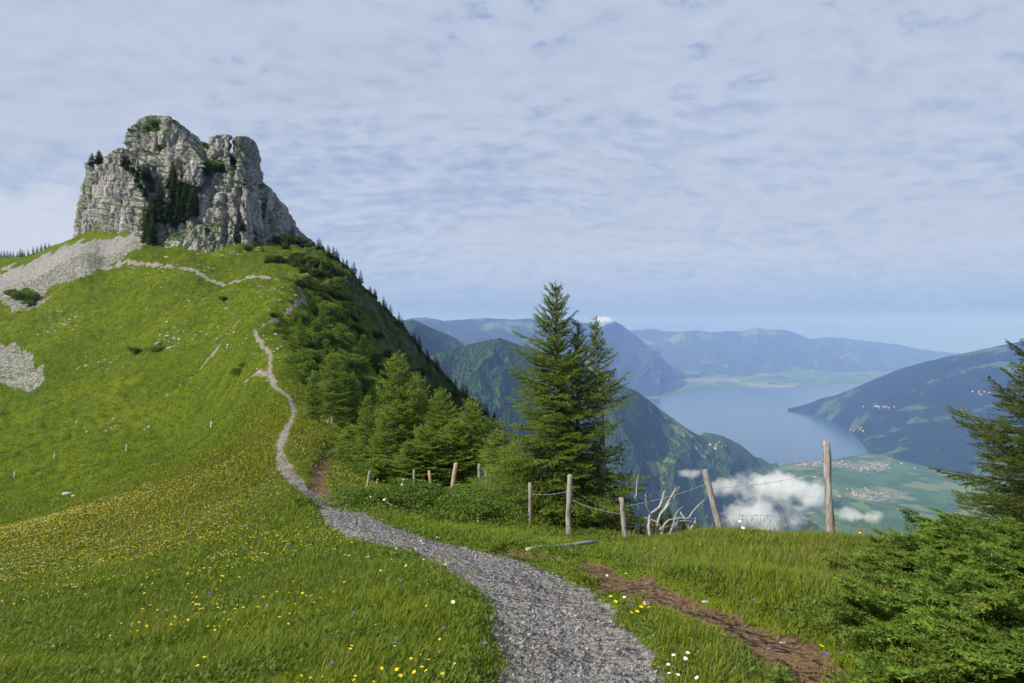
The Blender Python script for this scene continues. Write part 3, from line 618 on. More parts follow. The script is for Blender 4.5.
# blue ranges
mountain('blue_range', [(150, 300, 15 * k1), (300, 312, 15 * k1), (373, 309, 15 * k1), (386, 315, 15.2 * k1), (399, 320, 15.4 * k1), (425, 317, 15.8 * k1), (444, 321, 16 * k1), (467, 319, 16.2 * k1), (486, 317.5, 16.5 * k1), (512, 320, 16.6 * k1), (531, 319, 16.8 * k1), (560, 321, 17 * k1), (590, 324, 17.5 * k1), (620, 340, 18 * k1), (660, 352, 19 * k1)],
         [(150, 420, 9.5 * k1), (300, 420, 9.5 * k1), (373, 420, 9.6 * k1), (386, 420, 9.8 * k1), (399, 420, 10 * k1), (425, 420, 10.2 * k1), (444, 420, 10.5 * k1), (467, 418, 10.8 * k1), (486, 415, 11 * k1), (512, 412, 11.4 * k1), (531, 410, 11.8 * k1), (560, 406, 12.4 * k1), (590, 402, 13 * k1), (620, 400, 14.5 * k1), (660, 396, 15.5 * k1)],
         m_far, 'long jagged blue range on the skyline left of the pyramid', back=6000, nt=700, ns=160, amp=330, spur=2200, jag=60, seed=3)
mountain('pyramid_mountain', [(545, 372, 17.5 * k1), (570, 352, 18 * k1), (592, 335, 18.5 * k1), (606, 324, 18.8 * k1), (615, 321.5, 19 * k1), (622, 325, 19.2 * k1), (640, 339, 19.6 * k1), (652, 350, 20 * k1), (664, 360, 20.4 * k1), (682, 374, 20.8 * k1), (700, 380, 21 * k1)],
         [(545, 395, 14.6 * k1), (570, 393, 15.2 * k1), (592, 389, 16.2 * k1), (606, 387, 16.8 * k1), (615, 386, 17.2 * k1), (622, 385, 17.5 * k1), (640, 383, 18 * k1), (652, 382, 18.6 * k1), (664, 381.5, 19.2 * k1), (682, 381, 20 * k1), (700, 381, 20.6 * k1)],
         m_far, 'blue pyramid shaped mountain with a small cloud on its tip', back=5000, nt=360, ns=160, amp=260, spur=1700, jag=30, prof=.95, seed=4)
mountain('distant_range', [(560, 338, 27 * k1), (620, 331, 27 * k1), (641, 330, 27 * k1), (652, 328.5, 27 * k1), (664, 331, 27 * k1), (680, 332, 26 * k1), (694, 330, 26 * k1), (710, 332.5, 26 * k1), (728, 331, 26.5 * k1), (742, 331.5, 27 * k1), (752, 328.5, 27 * k1), (757, 327, 27 * k1), (764, 329, 27 * k1), (782, 329.5, 27 * k1), (796, 333, 27 * k1), (812, 339.5, 27 * k1), (826, 337, 27.5 * k1), (845, 338.5, 28 * k1), (868, 341, 28 * k1), (895, 344, 28 * k1), (920, 349, 28 * k1), (950, 353, 28 * k1), (1000, 358, 28 * k1)],
         [(560, 383, 21 * k1), (620, 380, 21.3 * k1), (641, 380, 21.5 * k1), (652, 379, 21.8 * k1), (664, 378, 22 * k1), (680, 378, 22 * k1), (694, 377.5, 22 * k1), (710, 377, 22 * k1), (728, 377, 22 * k1), (742, 377, 22 * k1), (752, 377, 22.2 * k1), (757, 377, 22.3 * k1), (764, 377, 22.4 * k1), (782, 376, 22.6 * k1), (796, 376, 23 * k1), (812, 375, 23.3 * k1), (826, 375, 23.6 * k1), (845, 374, 24 * k1), (868, 373, 24.5 * k1), (895, 372, 25 * k1), (920, 371, 25.3 * k1), (950, 370, 25.6 * k1), (1000, 369, 26 * k1)],
         m_far, 'far blue range with a toothed summit beyond the lake', back=7000, nt=700, ns=160, amp=300, spur=2200, jag=42, seed=5)
# mountainside on the right shore
mountain('shore_mountain', [(1250, 318, 9.2 * k1), (1100, 331, 9.7 * k1), (1024, 341, 10.2 * k1), (1000, 345.5, 10.4 * k1), (975, 351, 10.6 * k1), (950, 356, 10.8 * k1), (925, 362, 11 * k1), (900, 369, 11.3 * k1), (875, 379, 11.6 * k1), (850, 390, 11.9 * k1), (825, 399, 12.2 * k1), (805, 405, 12.6 * k1), (789, 410.5)[:2] + (12.75 * k1,)],
         [(1250, 508), (1100, 497), (1024, 488), (1000, 484), (975, 479), (950, 474), (925, 468), (900, 462), (868, 452), (858, 438), (836, 424), (812, 415), (787, 412)],
         m_right, 'dark wooded mountainside with terraces along the right lake shore', back=260, nt=700, ns=320, amp=120, spur=1300, jag=9, prof=.9, seed=6, tree=0)
# spur down to the delta
# ------------------------------------------------------------------ haze
hz_me = bpy.data.meshes.new("haze"); hb_ = bmesh.new(); bmesh.ops.create_cube(hb_, size=1.0)
for vv in hb_.verts: vv.co = Vector((vv.co.x * 150000, vv.co.y * 60000 + 13500, -1490 + (vv.co.z + .5) * (1490 + 900)))
hb_.to_mesh(hz_me); hb_.free()
hm = bpy.data.materials.new("haze"); hm.use_nodes = True; hm.node_tree.nodes.clear(); t = NT(hm.node_tree)
pv = t.new('ShaderNodeVolumePrincipled'); pv.inputs['Color'].default_value = (0.27, 0.43, 1.0, 1); pv.inputs['Absorption Color'].default_value = (1, 1, 1, 1); pv.inputs['Density'].default_value = 4.8e-5; pv.inputs['Anisotropy'].default_value = 0.0
ou = t.new('ShaderNodeOutputMaterial'); t.l.new(pv.outputs[0], ou.inputs['Volume'])
tag(link('haze', hz_me, hm), 'thin blue morning haze filling the valley', 'haze', kind='stuff')
# ------------------------------------------------------------------ conifers, shrubs
def foliage_mat(name, trans=0.3, spec=0.25, rough=0.55):
    m, t, b = mat(name); c = t.attr('col')
    b.inputs['Roughness'].default_value = rough; b.inputs['Specular IOR Level'].default_value = spec; t.put(b.inputs['Base Color'], c)
    tr = t.new('ShaderNodeBsdfTranslucent'); t.put(tr.inputs['Color'], t.mix(1.0, c, (1.25, 1.25, 0.5), 'MULTIPLY'))
    mx = t.new('ShaderNodeMixShader'); mx.inputs[0].default_value = trans
    t.l.new(b.outputs[0], mx.inputs[1]); t.l.new(tr.outputs[0], mx.inputs[2])
    out = [n_ for n_ in m.node_tree.nodes if n_.type == 'OUTPUT_MATERIAL'][0]; t.l.new(mx.outputs[0], out.inputs['Surface'])
    return m
M_needle = foliage_mat("spruce_needles", 0.22); M_leaf = foliage_mat("shrub_leaves", 0.32)
def bark(name, c1, c2, sc_=18.0, zs=0.25):
    m, t, b = mat(name); p = t.scale(obj_pos(t), (1, 1, zs)); n_ = t.noise(p, sc_, 6, 0.7)
    t.put(b.inputs['Base Color'], t.mix(t.smooth(n_, .3, .7), c1, c2)); t.put(b.inputs['Normal'], t.bump(n_, 0.8, 0.02)); return m
M_bark = bark("spruce_bark", (0.085, 0.062, 0.046), (0.22, 0.185, 0.155))
M_darkwood = bark("branch_wood", (0.05, 0.04, 0.03), (0.13, 0.10, 0.08))

class Leaves:
    """collects thin pointed blades (needles, leaves) as triangles"""
    def __init__(self): self.b = []; self.d = []; self.s = []; self.c = []
    def add(self, base, dirv, side, col): self.b.append(base); self.d.append(dirv); self.s.append(side); self.c.append(col)
    def arrays(self):
        b, d, s, c = (np.concatenate(k) for k in (self.b, self.d, self.s, self.c))
        V = np.empty((len(b), 3, 3)); V[:, 0] = b - s; V[:, 1] = b + s; V[:, 2] = b + d
        return V.reshape(-1, 3), np.arange(len(b) * 3).reshape(-1, 3), np.repeat(c, 3, 0)
    def mesh(self, name):
        V, Fc, C = self.arrays(); me = new_mesh(name, V, Fc); add_attr(me, 'col', C); return me
def unit(a): return a / np.maximum(np.linalg.norm(a, axis=-1, keepdims=True), 1e-9)
def needles(L, r, p0, dvec, length, step, per, nl, nw, col, fwd=0.75, flat=0.55):
    n_ = max(2, int(length / step)) * per; s = r.random(n_) * length
    base = p0 + dvec * s[:, None]
    rd = r.normal(size=(n_, 3)); rd[:, 2] *= flat; rd[:, 2] += 0.12; rd -= (rd @ dvec)[:, None] * dvec; rd = unit(rd)
    dd = unit(rd + dvec * fwd) * (nl * (0.7 + 0.6 * r.random(n_)))[:, None]
    sd = unit(np.cross(dd, r.normal(size=(n_, 3)))) * nw * 0.5
    L.add(base, dd, sd, np.repeat(col[None], n_, 0) * (0.8 + 0.4 * r.random((n_, 1))))
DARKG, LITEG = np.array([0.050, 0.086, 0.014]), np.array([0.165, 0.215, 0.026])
def spruce(H, R, seed, gap=0.15, tgap=0.062, step=0.024, per=4, nl=0.036, nw=0.0125, low=0.05, shape=0.75, droop=0.25, bright=1.0, bare=None, nbr=(6, 8), asym=(0, 0)):
    r = np.random.default_rng(seed); wood = MB(); br = MB(); L = Leaves()
    wob = r.normal(size=2) * 0.012 * H
    def tp(z): f = z / H; return np.array([wob[0] * math.sin(f * 4), wob[1] * math.sin(f * 3.1), z])
    zs = np.linspace(-0.15, H * 0.985, 14)
    wood.add([], []); V, Fc = tube([tp(z) for z in zs], [max(0.006, 0.017 * H * (1 - max(z, 0) / H) ** 0.9 + 0.004) for z in zs], 8); wood.add(V, Fc)
    z = low * H; k = 0
    while z < 0.97 * H:
        f = z / H; nb_ = int(r.integers(nbr[0], nbr[1] + 1)) if f < .9 else 4
        for j in range(nb_):
            az = k * 1.1 + j * 2 * math.pi / nb_ + r.normal() * 0.35
            if bare and bare[0] < f < bare[1] and r.random() < 0.8: continue
            Ln = R * ((1 - f) ** shape * 0.93 + 0.07) * (0.52 + 0.62 * r.random()) * (1 if r.random() > .08 else 1.25)
            Ln *= 1 + asym[0] * math.cos(az) + asym[1] * math.sin(az)
            if f < .15: Ln *= .8 + f
            e = math.radians(-12 + 62 * f ** 1.3) + r.normal() * 0.13
            pts = [tp(z + r.normal() * gap * .3)]; M = 7; h = np.array([math.cos(az), math.sin(az), 0])
            for q in range(M):
                s = (q + .5) / M; ee = e - droop * math.sin(math.pi * min(s * 1.25, 1)) * (1 - f) + 0.55 * max(0, s - .45)
                pts.append(pts[-1] + (h * math.cos(ee) + np.array([0, 0, math.sin(ee)])) * Ln / M)
            P_ = np.array(pts); V, Fc = tube(pts[:M], [max(.002, 0.011 * Ln * (1 - q / M) + .002) for q in range(M)], 4, False); br.add(V, Fc)
            sidev = np.array([-h[1], h[0], 0]); tcol = r.random()
            nt_ = max(3, int(Ln / tgap)); flip = 1
            for q in range(nt_):
                s = 0.14 + 0.86 * (q + r.random() * .7) / nt_; s = min(s, .995); fi = s * M; i0 = min(int(fi), M - 1); p0 = P_[i0] + (P_[i0 + 1] - P_[i0]) * (fi - i0)
                ax = unit(P_[i0 + 1] - P_[i0]); ang = math.radians(62 - 25 * s) + r.normal() * .12; flip = -flip
                lt = (Ln * .40 * (1 - s) ** .75 * (.65 + .6 * r.random()) + nl * 1.6) * min(1, .35 + s * 2.2)
                dv = unit(ax * math.cos(ang) + sidev * flip * math.sin(ang) + np.array([0, 0, r.normal() * .16 - .10 * (1 - f)]))
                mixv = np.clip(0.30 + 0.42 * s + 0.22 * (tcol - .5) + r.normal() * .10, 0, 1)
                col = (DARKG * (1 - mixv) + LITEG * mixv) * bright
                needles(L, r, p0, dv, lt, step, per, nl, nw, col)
                if lt > 6 * nl:      # forked twigs
                    for sg in (-1, 1):
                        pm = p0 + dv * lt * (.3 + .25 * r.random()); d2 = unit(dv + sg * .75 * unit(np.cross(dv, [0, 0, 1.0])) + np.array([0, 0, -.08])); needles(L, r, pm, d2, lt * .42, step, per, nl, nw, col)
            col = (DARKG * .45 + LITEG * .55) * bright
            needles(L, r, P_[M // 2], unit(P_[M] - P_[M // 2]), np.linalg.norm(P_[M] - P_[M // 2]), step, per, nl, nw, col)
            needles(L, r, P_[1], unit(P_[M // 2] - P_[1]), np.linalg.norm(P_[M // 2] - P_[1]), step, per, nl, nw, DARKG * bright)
        z += gap * (1 - .45 * f) * (.75 + .5 * r.random()); k += 1
    needles(L, r, tp(H * .86), np.array([0, 0, 1.0]), H * .14, step, per * 2, nl, nw, LITEG * bright)
    return wood.mesh("trunk"), br.mesh("limbs"), L.mesh("crown")
def make_spruce(name, label, group, *a, **kw):
    o = thing(name, (0, 0, 0), label, 'spruce tree', group); w_, b_, c_ = spruce(*a, **kw)
    child('trunk', w_, M_bark, o); child('limbs', b_, M_darkwood, o); child('crown', c_, M_needle, o); return o
def spot(px, Y): x = (px - CX) / F * Y; return Vector((x, Y, float(ground_z(x, Y))))
def htop(p, py): return -(py - HY) / F * p.y - p.z
# three spruces on the edge, behind the fence
G1 = 'spruces standing together behind the fence'
p = spot(556, 14.9); H = htop(p, 278); o = make_spruce('spruce_tree', 'tallest spruce behind the fence, full dark crown with pointed top', G1, H, 1.75, 11, shape=.86, asym=(-.16, 0), gap=.14, bright=1.35); o.location = p - Vector((0, 0, .05))
p = spot(578, 15.2); H = htop(p, 318); o = make_spruce('spruce_tree', 'middle spruce between the tallest one and the bare-stemmed one', G1, H, 1.35, 12, bright=1.3, shape=.8, gap=.19); o.location = p - Vector((0, 0, .05))
p = spot(597, 15.0); H = htop(p, 314); o = make_spruce('spruce_tree', 'slim spruce with a bare pale stretch of stem, nearest the dead wood', G1, H, 1.15, 13, shape=.85, gap=.16, bright=1.25, bare=(.30, .58), asym=(.22, 0)); o.location = p - Vector((0, 0, .05))
# the lower group left of them
G2 = 'bushy spruces in the thicket beside the gravel path'
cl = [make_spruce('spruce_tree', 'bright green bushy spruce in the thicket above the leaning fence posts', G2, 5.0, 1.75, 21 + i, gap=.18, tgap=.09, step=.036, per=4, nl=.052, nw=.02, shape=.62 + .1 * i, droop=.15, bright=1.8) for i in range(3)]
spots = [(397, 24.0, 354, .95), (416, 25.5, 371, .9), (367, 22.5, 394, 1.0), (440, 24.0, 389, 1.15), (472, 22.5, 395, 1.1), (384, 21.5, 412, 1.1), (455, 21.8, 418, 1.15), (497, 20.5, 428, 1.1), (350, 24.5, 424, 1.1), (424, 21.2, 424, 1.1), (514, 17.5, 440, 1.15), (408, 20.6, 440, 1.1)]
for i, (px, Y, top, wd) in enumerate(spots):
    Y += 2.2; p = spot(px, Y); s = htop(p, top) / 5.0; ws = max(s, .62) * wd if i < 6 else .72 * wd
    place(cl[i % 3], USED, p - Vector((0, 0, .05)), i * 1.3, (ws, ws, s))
KIDS_CL = cl
# spruce at the right edge of the frame and the dwarf one at its foot
p = spot(1068, 7.6); o = make_spruce('spruce_tree', 'dark spruce at the right edge above the juniper mat, long tips upturned', None, htop(p, 296), 2.1, 31, gap=.12, tgap=.05, step=.016, per=5, nl=.026, nw=.0075, shape=1.0, droop=.08, bright=.7); o.location = p - Vector((0, 0, .1))

# --- low juniper: flat layered sprays
def spray(r, Ln):
    L = Leaves(); ax = np.array([1.0, 0, 0]); M = 8; pts = [np.zeros(3)]
    for q in range(M): pts.append(pts[-1] + np.array([1, r.normal() * .10, .10 - .30 * q / M]) * Ln / M)
    P_ = np.array(pts); nt_ = 22
    for q in range(nt_):
        s = .06 + .93 * q / nt_; fi = s * M; i0 = min(int(fi), M - 1); p0 = P_[i0] + (P_[i0 + 1] - P_[i0]) * (fi - i0); fl = 1 if q % 2 else -1
        an = math.radians(55 - 15 * s) + r.normal() * .12; lt = Ln * (.36 * (1 - s) ** .7 * min(1, .4 + 2.4 * s) + .05) * (.8 + .4 * r.random())
        dv = unit(np.array([math.cos(an), fl * math.sin(an), r.normal() * .12 - .05])); mv = np.clip(.32 + .5 * s + r.normal() * .12, 0, 1)
        col = np.array([0.055, 0.115, 0.014]) * (1 - mv) + np.array([0.165, 0.245, 0.030]) * mv
        needles(L, r, p0, dv, lt, .010, 2, .017, .0062, col, .9, .35)
        if lt > .05:
            for k_ in (.3, .55):
                for sg in (-1, 1):
                    d2 = unit(dv + np.array([.3, 0, 0]) + sg * .8 * np.array([-dv[1], dv[0], 0])); needles(L, r, p0 + dv * lt * k_, d2, lt * .38, .010, 2, .015, .0062, col * 1.08, .9, .35)
    needles(L, r, P_[0], unit(P_[4] - P_[0]), Ln * .5, .012, 2, .016, .005, LITEG); needles(L, r, P_[4], unit(P_[M] - P_[4]), Ln * .5, .010, 2, .016, .005, LITEG)
    return L.arrays()
_sr = np.random.default_rng(77); SPR = [spray(_sr, .34) for _ in range(7)]
def juniper(seed, outline, n_, hgt, name, label, group=None):
    """mat of sprays over a low mound; outline = list of (px, py) on the ground"""
    r = np.random.default_rng(seed); pl = [hit(*q) or spot(q[0], 9.0) for q in outline]; c0 = Vector(np.mean([tuple(q) for q in pl], axis=0))
    poly = [(q.x, q.y) for q in pl]; xs = [q[0] for q in poly]; ys = [q[1] for q in poly]; VV_, FF_, CC_ = [], [], []; off = 0; wood = MB(); got = 0
    while got < n_:
        m = 4000; x = r.uniform(min(xs), max(xs), m); y = r.uniform(min(ys), max(ys), m); ok = inside(x, y, poly)
        x, y = x[ok], y[ok]; ed_ = dist_closed(x, y, poly); mound = hgt * sstep(0, .75, ed_) * (.75 + .5 * fbm(P2(x, y, .55, seed), 2)) 
        for i in range(len(x)):
            if got >= n_: break
            V, Fc, C = SPR[int(r.integers(7))]; lay = r.random() ** .45
            zz = float(ground_z(x[i], y[i])) + max(mound[i] * lay, .03) + .02
            toc = math.atan2(-1.0 - .4 * r.normal(), -.75 + .7 * r.normal()); sc_ = (.85 + .85 * r.random())
            e_ = Euler((r.normal() * .22, -.20 + r.normal() * .24, toc)).to_matrix(); A_ = np.array(e_) * sc_
            VV_.append(V @ A_.T + np.array([x[i], y[i], zz]) - np.array(c0)); FF_.append(Fc + off); off += len(V); CC_.append((C * (.72 + .5 * r.random())) if r.random() > .04 else C * np.array([1.15, .95, .9]))
            if got % 6 == 0:
                q = np.array([x[i], y[i], zz]) - np.array(c0); g = q.copy(); g[2] = float(ground_z(x[i] + .25, y[i] + .25)) - c0.z; g[:2] += .25
                Vt, Ft = tube([g, (g + q) / 2 + [0, 0, .03], q], [.012, .009, .005], 5); wood.add(Vt, Ft)
            got += 1
    o = thing(name, c0, label, 'juniper', group); me = new_mesh('foliage', np.concatenate(VV_), np.concatenate(FF_)); add_attr(me, 'col', np.concatenate(CC_))
    child('foliage', me, M_needle, o); child('branches', wood.mesh('branches'), M_darkwood, o); return o
GJ = 'juniper mats in the lower right corner'
juniper(41, [(852, 612), (905, 592), (960, 584), (1040, 580), (1160, 640), (1160, 760), (890, 760), (878, 690), (868, 640)], 600, .52, 'juniper_shrub', 'nearest bright green juniper mat filling the lower right corner', GJ)
juniper(42, [(845, 575), (880, 558), (940, 556), (1040, 566), (1120, 590), (1120, 640), (960, 610), (890, 606)], 520, .42, 'juniper_shrub', 'juniper mat between the right edge spruce and the nearest mat', GJ)
juniper(43, [(862, 556), (900, 548), (950, 549), (1010, 556), (1010, 572), (930, 566), (880, 566)], 210, .48, 'juniper_shrub', 'small juniper tuft on the skyline edge, left foot of the dark spruce', GJ)

# --- leafy shrubs
def shrub_mesh(seed, n_, leaf, rx, rz, c1, c2, lobes=7):
    r = np.random.default_rng(seed); L = Leaves(); cen = r.normal(size=(lobes, 3)) * np.array([rx * .48, rx * .48, rz * .28]) + np.array([0, 0, rz * .55]); rad = (.34 + .3 * r.random(lobes)) * rx
    i = r.integers(lobes, size=n_); dv = unit(r.normal(size=(n_, 3))); base = cen[i] + dv * (rad[i] * (.55 + .5 * r.random(n_)))[:, None] * np.array([1, 1, .8 * rz / rx])
    base[:, 2] = np.abs(base[:, 2]) * .98 + .02
    dd = unit(dv + r.normal(size=(n_, 3)) * .7) * leaf * (.7 + .6 * r.random((n_, 1))); sd = unit(np.cross(dd, r.normal(size=(n_, 3)))) * leaf * .42
    mv = np.clip(r.random(n_) * .6 + (r.random(lobes) * .5)[i], 0, 1)[:, None]; L.add(base, dd, sd, c1 * (1 - mv) + c2 * mv)
    st = MB()
    for q in range(6):
        e_ = cen[q % lobes]; V, Fc = tube([(0, 0, -.1 * rz), tuple(e_ * .5 + r.normal(size=3) * .05 * rx), tuple(e_ * 1.05)], [.03 * rx, .022 * rx, .008 * rx], 5); st.add(V, Fc)
    return L.mesh('leaves'), st.mesh('stems')
def make_shrub(label, group, *a, name='leafy_shrub'):
    o = thing(name, (0, 0, 0), label, 'shrub', group); l_, s_ = shrub_mesh(*a); child('leaves', l_, M_leaf, o); child('stems', s_, M_darkwood, o); return o
CA, CB = np.array([.045, .092, .012]), np.array([.15, .22, .026])
GS = 'low shrubs between the gravel path and the fence'
near = [make_shrub('low bright green shrub between the gravel path and the fence', GS, 51 + i, 12000, .045, .95, .42, CA * 1.1, CB * 1.1, 11) for i in range(2)]
rs = np.random.default_rng(5)
for i, (px, py) in enumerate([(385, 510), (408, 514), (430, 519), (452, 522), (474, 526), (460, 512), (488, 514), (436, 508), (400, 503), (372, 502), (470, 503)]):
    h_ = hit(px, py); s = (.75 + .5 * rs.random()) * (1.0 if py > 505 else .8); place(near[i % 2], USED, h_ - Vector((0, 0, .05)), rs.random() * 6, (s, s, s * (.5 + .3 * rs.random())))
for i, (px, py) in enumerate([(352, 470), (362, 478), (345, 455), (358, 462), (372, 474)]):
    h_ = hit(px, py); s = 1.15 * (.8 + .5 * rs.random()); place(near[i % 2], USED, h_ - Vector((0, 0, .05)), rs.random() * 6, (s, s, s * .9), 'green shrub on the bank beside the earth track', 'shrubs on the bank beside the earth track')
# bushes on the ridge edge
GE = 'bushes crowding the ridge edge below the crag'
edge = [make_shrub('dense green bush crowding the ridge edge below the crag', GE, 61 + i, 3600, .20, 1.6, 1.5, CA * 1.0, CB * 1.15, 10) for i in range(3)]
poly_e = [(300, 292), (316, 296), (334, 310), (346, 340), (358, 375), (378, 402), (384, 420), (352, 418), (318, 416), (300, 400), (287, 372), (277, 352), (290, 335), (302, 318)]
cnt = 0; tries = 0
while cnt < 120 and tries < 4000:
    tries += 1; px, py = rs.uniform(272, 408), rs.uniform(288, 422)
    if not inside(np.array([px]), np.array([py]), poly_e)[0] or rs.random() < .25 * (px < 320): continue
    h_ = hit(px, py, 40)
    if h_ is None or h_.y > 420 or grid_val(M_path, np.array([h_.x]), np.array([h_.y]))[0] < 2.6: continue
    s = (rs.uniform(9, 17) * h_.y / F) / 2.2 * (.8 + .4 * rs.random()); place(edge[cnt % 3], USED, h_ - Vector((0, 0, .2 * s)), rs.random() * 6, (s, s, s * rs.uniform(.8, 1.3))); cnt += 1
# far conifers
def far_conifer(seed, n_=420, narrow=1.0, c1=np.array([.030, .055, .011]), c2=np.array([.105, .155, .022])):
    r = np.random.default_rng(seed); L = Leaves(); H = 10.0; R = 2.1 * narrow
    f = r.random(n_) ** 1.25 * .96 + .02; az = r.random(n_) * 6.283; Ln = R * ((1 - f) ** .8 + .04) * (.6 + .6 * r.random(n_))
    base = np.stack([np.cos(az) * Ln * .15, np.sin(az) * Ln * .15, f * H + .3], 1); el = -.35 + .9 * f + r.normal(size=n_) * .15
    dd = np.stack([np.cos(az) * np.cos(el), np.sin(az) * np.cos(el), np.sin(el)], 1) * Ln[:, None]; sd = np.stack([-np.sin(az), np.cos(az), 0 * az + r.normal(size=n_) * .3], 1) * (Ln * .26)[:, None]
    # blades wide in the middle: two triangles back to back
    mid = base + dd * .55; mv = np.clip(r.random(n_) * .7 + .25 * f, 0, 1)[:, None]; col = c1 * (1 - mv) + c2 * mv
    L.add(mid, -dd * .55, sd, col); L.add(mid, dd * .5, sd, col)
    tr = MB(); V, Fc = tube([(0, 0, -.6), (0, 0, H * .5), (0, 0, H)], [.2, .12, .02], 6); tr.add(V, Fc)
    return L.mesh('crown'), tr.mesh('trunk')
def make_far(label, group, *a, name='conifer_tree', **kw):
    o = thing(name, (0, 0, 0), label, 'conifer', group); c_, t_ = far_conifer(*a, **kw); child('crown', c_, M_needle, o); child('trunk', t_, M_darkwood, o); return o
GC = 'dark conifers growing in the gully of the crag'
fc = [make_far('dark slender conifer standing in the gully of the crag', GC, 71 + i, 420, .8 + .12 * i) for i in range(3)]
poly_c = [(136, 238), (142, 214), (152, 202), (166, 194), (176, 184), (198, 184), (207, 196), (203, 212), (186, 222), (168, 230), (152, 246)]
cnt = 0
while cnt < 30:
    px, py = rs.uniform(134, 210), rs.uniform(184, 248)
    if not inside(np.array([px]), np.array([py]), poly_c)[0]: continue
    h_ = hit_any(px, py)
    if h_ is None: continue
    s = rs.uniform(22, 36) * h_.y / F / 10; place(fc[cnt % 3], USED, h_ + Vector((0, -1.0, -.5)), rs.random() * 6, (s * .85, s * .85, s)); cnt += 1
for i, (px, py, hp) in enumerate([(124, 166, 20), (129, 170, 17), (134, 172, 16), (139, 176, 18), (144, 180, 17), (149, 182, 20), (152, 190, 20), (146, 196, 16), (141, 188, 14), (137, 182, 14)]):
    h_ = hit_any(px, py); s = hp * h_.y / F / 10; place(fc[i % 3], USED, h_ + Vector((0, -.8, -.4)), i * 1.7, (s * 1.05, s * 1.05, s), 'small conifer on the steep grass under the summit block', 'conifers on the grass ledge under the summit block')
for i, (px, py, hp, lb) in enumerate([(92, 165, 13, 'round bush on the left shoulder of the crag'), (99, 163, 14, 'taller bush on the left shoulder of the crag'), (157, 128, 11, 'dark shrub on the grassy top of the summit block'), (150, 130, 8, 'smaller dark shrub on the summit block, left of the larger'), (131, 131, 6, 'tiny shrub on the left brow of the summit block'), (205, 146, 5, 'tiny shrub in the notch left of the square towers'), (160, 148, 6, 'small shrub low on the pale face of the summit block'), (212, 165, 12, 'green shrub on the ledge under the left square tower'), (206, 170, 12, 'green shrub in the notch beneath the square towers'), (224, 168, 9, 'small shrub right of the notch beneath the towers'), (242, 230, 15, 'tall green bush at the foot of the tower cliff'), (248, 250, 8, 'small bush on the turf under the tower cliff')]):
    h_ = hit_any(px, py)
    if h_ is None: continue
    if i in (0, 1, 10):
        s = hp * h_.y / F / 10; o = place(fc[i % 3], USED, h_ + Vector((0, -.2, -.6 * s)), i * 2.1, (s * (2.0 if i < 2 else 1.5), s * (2.0 if i < 2 else 1.5), s), lb.replace('round bush', 'broad low conifer').replace('taller bush', 'taller broad conifer').replace('tall green bush', 'tall green conifer'), 'shrubs growing on the crag'); continue
    s = hp * h_.y / F / 2.2; place(edge[i % 3], USED, h_ + Vector((0, -.1, -.75 * s)), i * 2.1, (s * .9, s * .9, s * 1.1), lb, 'shrubs growing on the crag')
# conifers on the shaded flank and along its skyline
GF = 'conifers on the shaded flank right of the crag'
ff = [make_far('small dark conifer on the shaded flank right of the crag', GF, 81 + i, 260, 1.15) for i in range(3)]
cnt = 0; tries = 0
sky_l = [(300, 232), (312, 243), (322, 256), (335, 268), (345, 277), (352, 290), (362, 302), (372, 316), (384, 330), (396, 342), (408, 356), (422, 370), (436, 382), (450, 394), (466, 408), (482, 422), (500, 436), (520, 452)]
while cnt < 100 and tries < 9000:
    tries += 1; u_ = rs.random() ** .8; fi = u_ * (len(sky_l) - 1.01); i0 = int(fi); a_, b_ = sky_l[i0], sky_l[i0 + 1]; px = a_[0] + (b_[0] - a_[0]) * (fi - i0) + rs.normal() * 6 - abs(rs.normal()) * 14; py = a_[1] + (b_[1] - a_[1]) * (fi - i0) + 4 + abs(rs.normal()) * 30
    h_ = hit(px, py, 170)
    if h_ is None or h_.y > 500: continue
    s = rs.uniform(5, 11) * h_.y / F / 10 * (1.15 if px > 380 else .85); place(ff[cnt % 3], USED, h_ - Vector((0, 0, .3)), rs.random() * 6, s); cnt += 1
def skyline(px, ymin, y0=200, y1=460):
    for py in np.arange(y0, y1, .5):
        h_ = hit(px, py, ymin)
        if h_ is not None: return h_, py
    return None, None
cnt = 0
for i in range(72):
    px = 318 + 200 * (i / 72) + rs.normal() * 2; h_, py = skyline(px, 150)
    if h_ is None: continue
    h2 = hit(px, py + rs.uniform(.5, 5), 150) or h_; s = rs.uniform(5, 14) * h2.y / F / 10; place(ff[i % 3], USED, h2 - Vector((0, 0, .3)), rs.random() * 6, (s * 1.05, s * 1.05, s), 'small dark conifer standing on the skyline of the shaded flank', 'conifers along the flank skyline')
cnt = 0; tries = 0
fs = [make_shrub('dark scrub clinging to the shaded flank right of the crag', 'scrub on the shaded flank', 65 + i, 2600, .24, 1.6, 1.3, CA * .5, CB * .5, 10) for i in range(2)]  # leaf colours halved to deepen the flank's shade
while cnt < 95 and tries < 5000:
    tries += 1; u_ = rs.random(); fi = u_ * (len(sky_l) - 1.01); i0 = int(fi); px = sky_l[i0][0] + rs.uniform(-30, 4); py = sky_l[i0][1] + rs.uniform(2, 46); h_ = hit(px, py, 165)
    if h_ is None or h_.y > 480 or inside(np.array([px]), np.array([py]), poly_e)[0]: continue
    s = rs.uniform(6, 13) * h_.y / F / 2.2; place(fs[cnt % 2], USED, h_ - Vector((0, 0, .35 * s)), rs.random() * 6, (s, s, s)); cnt += 1
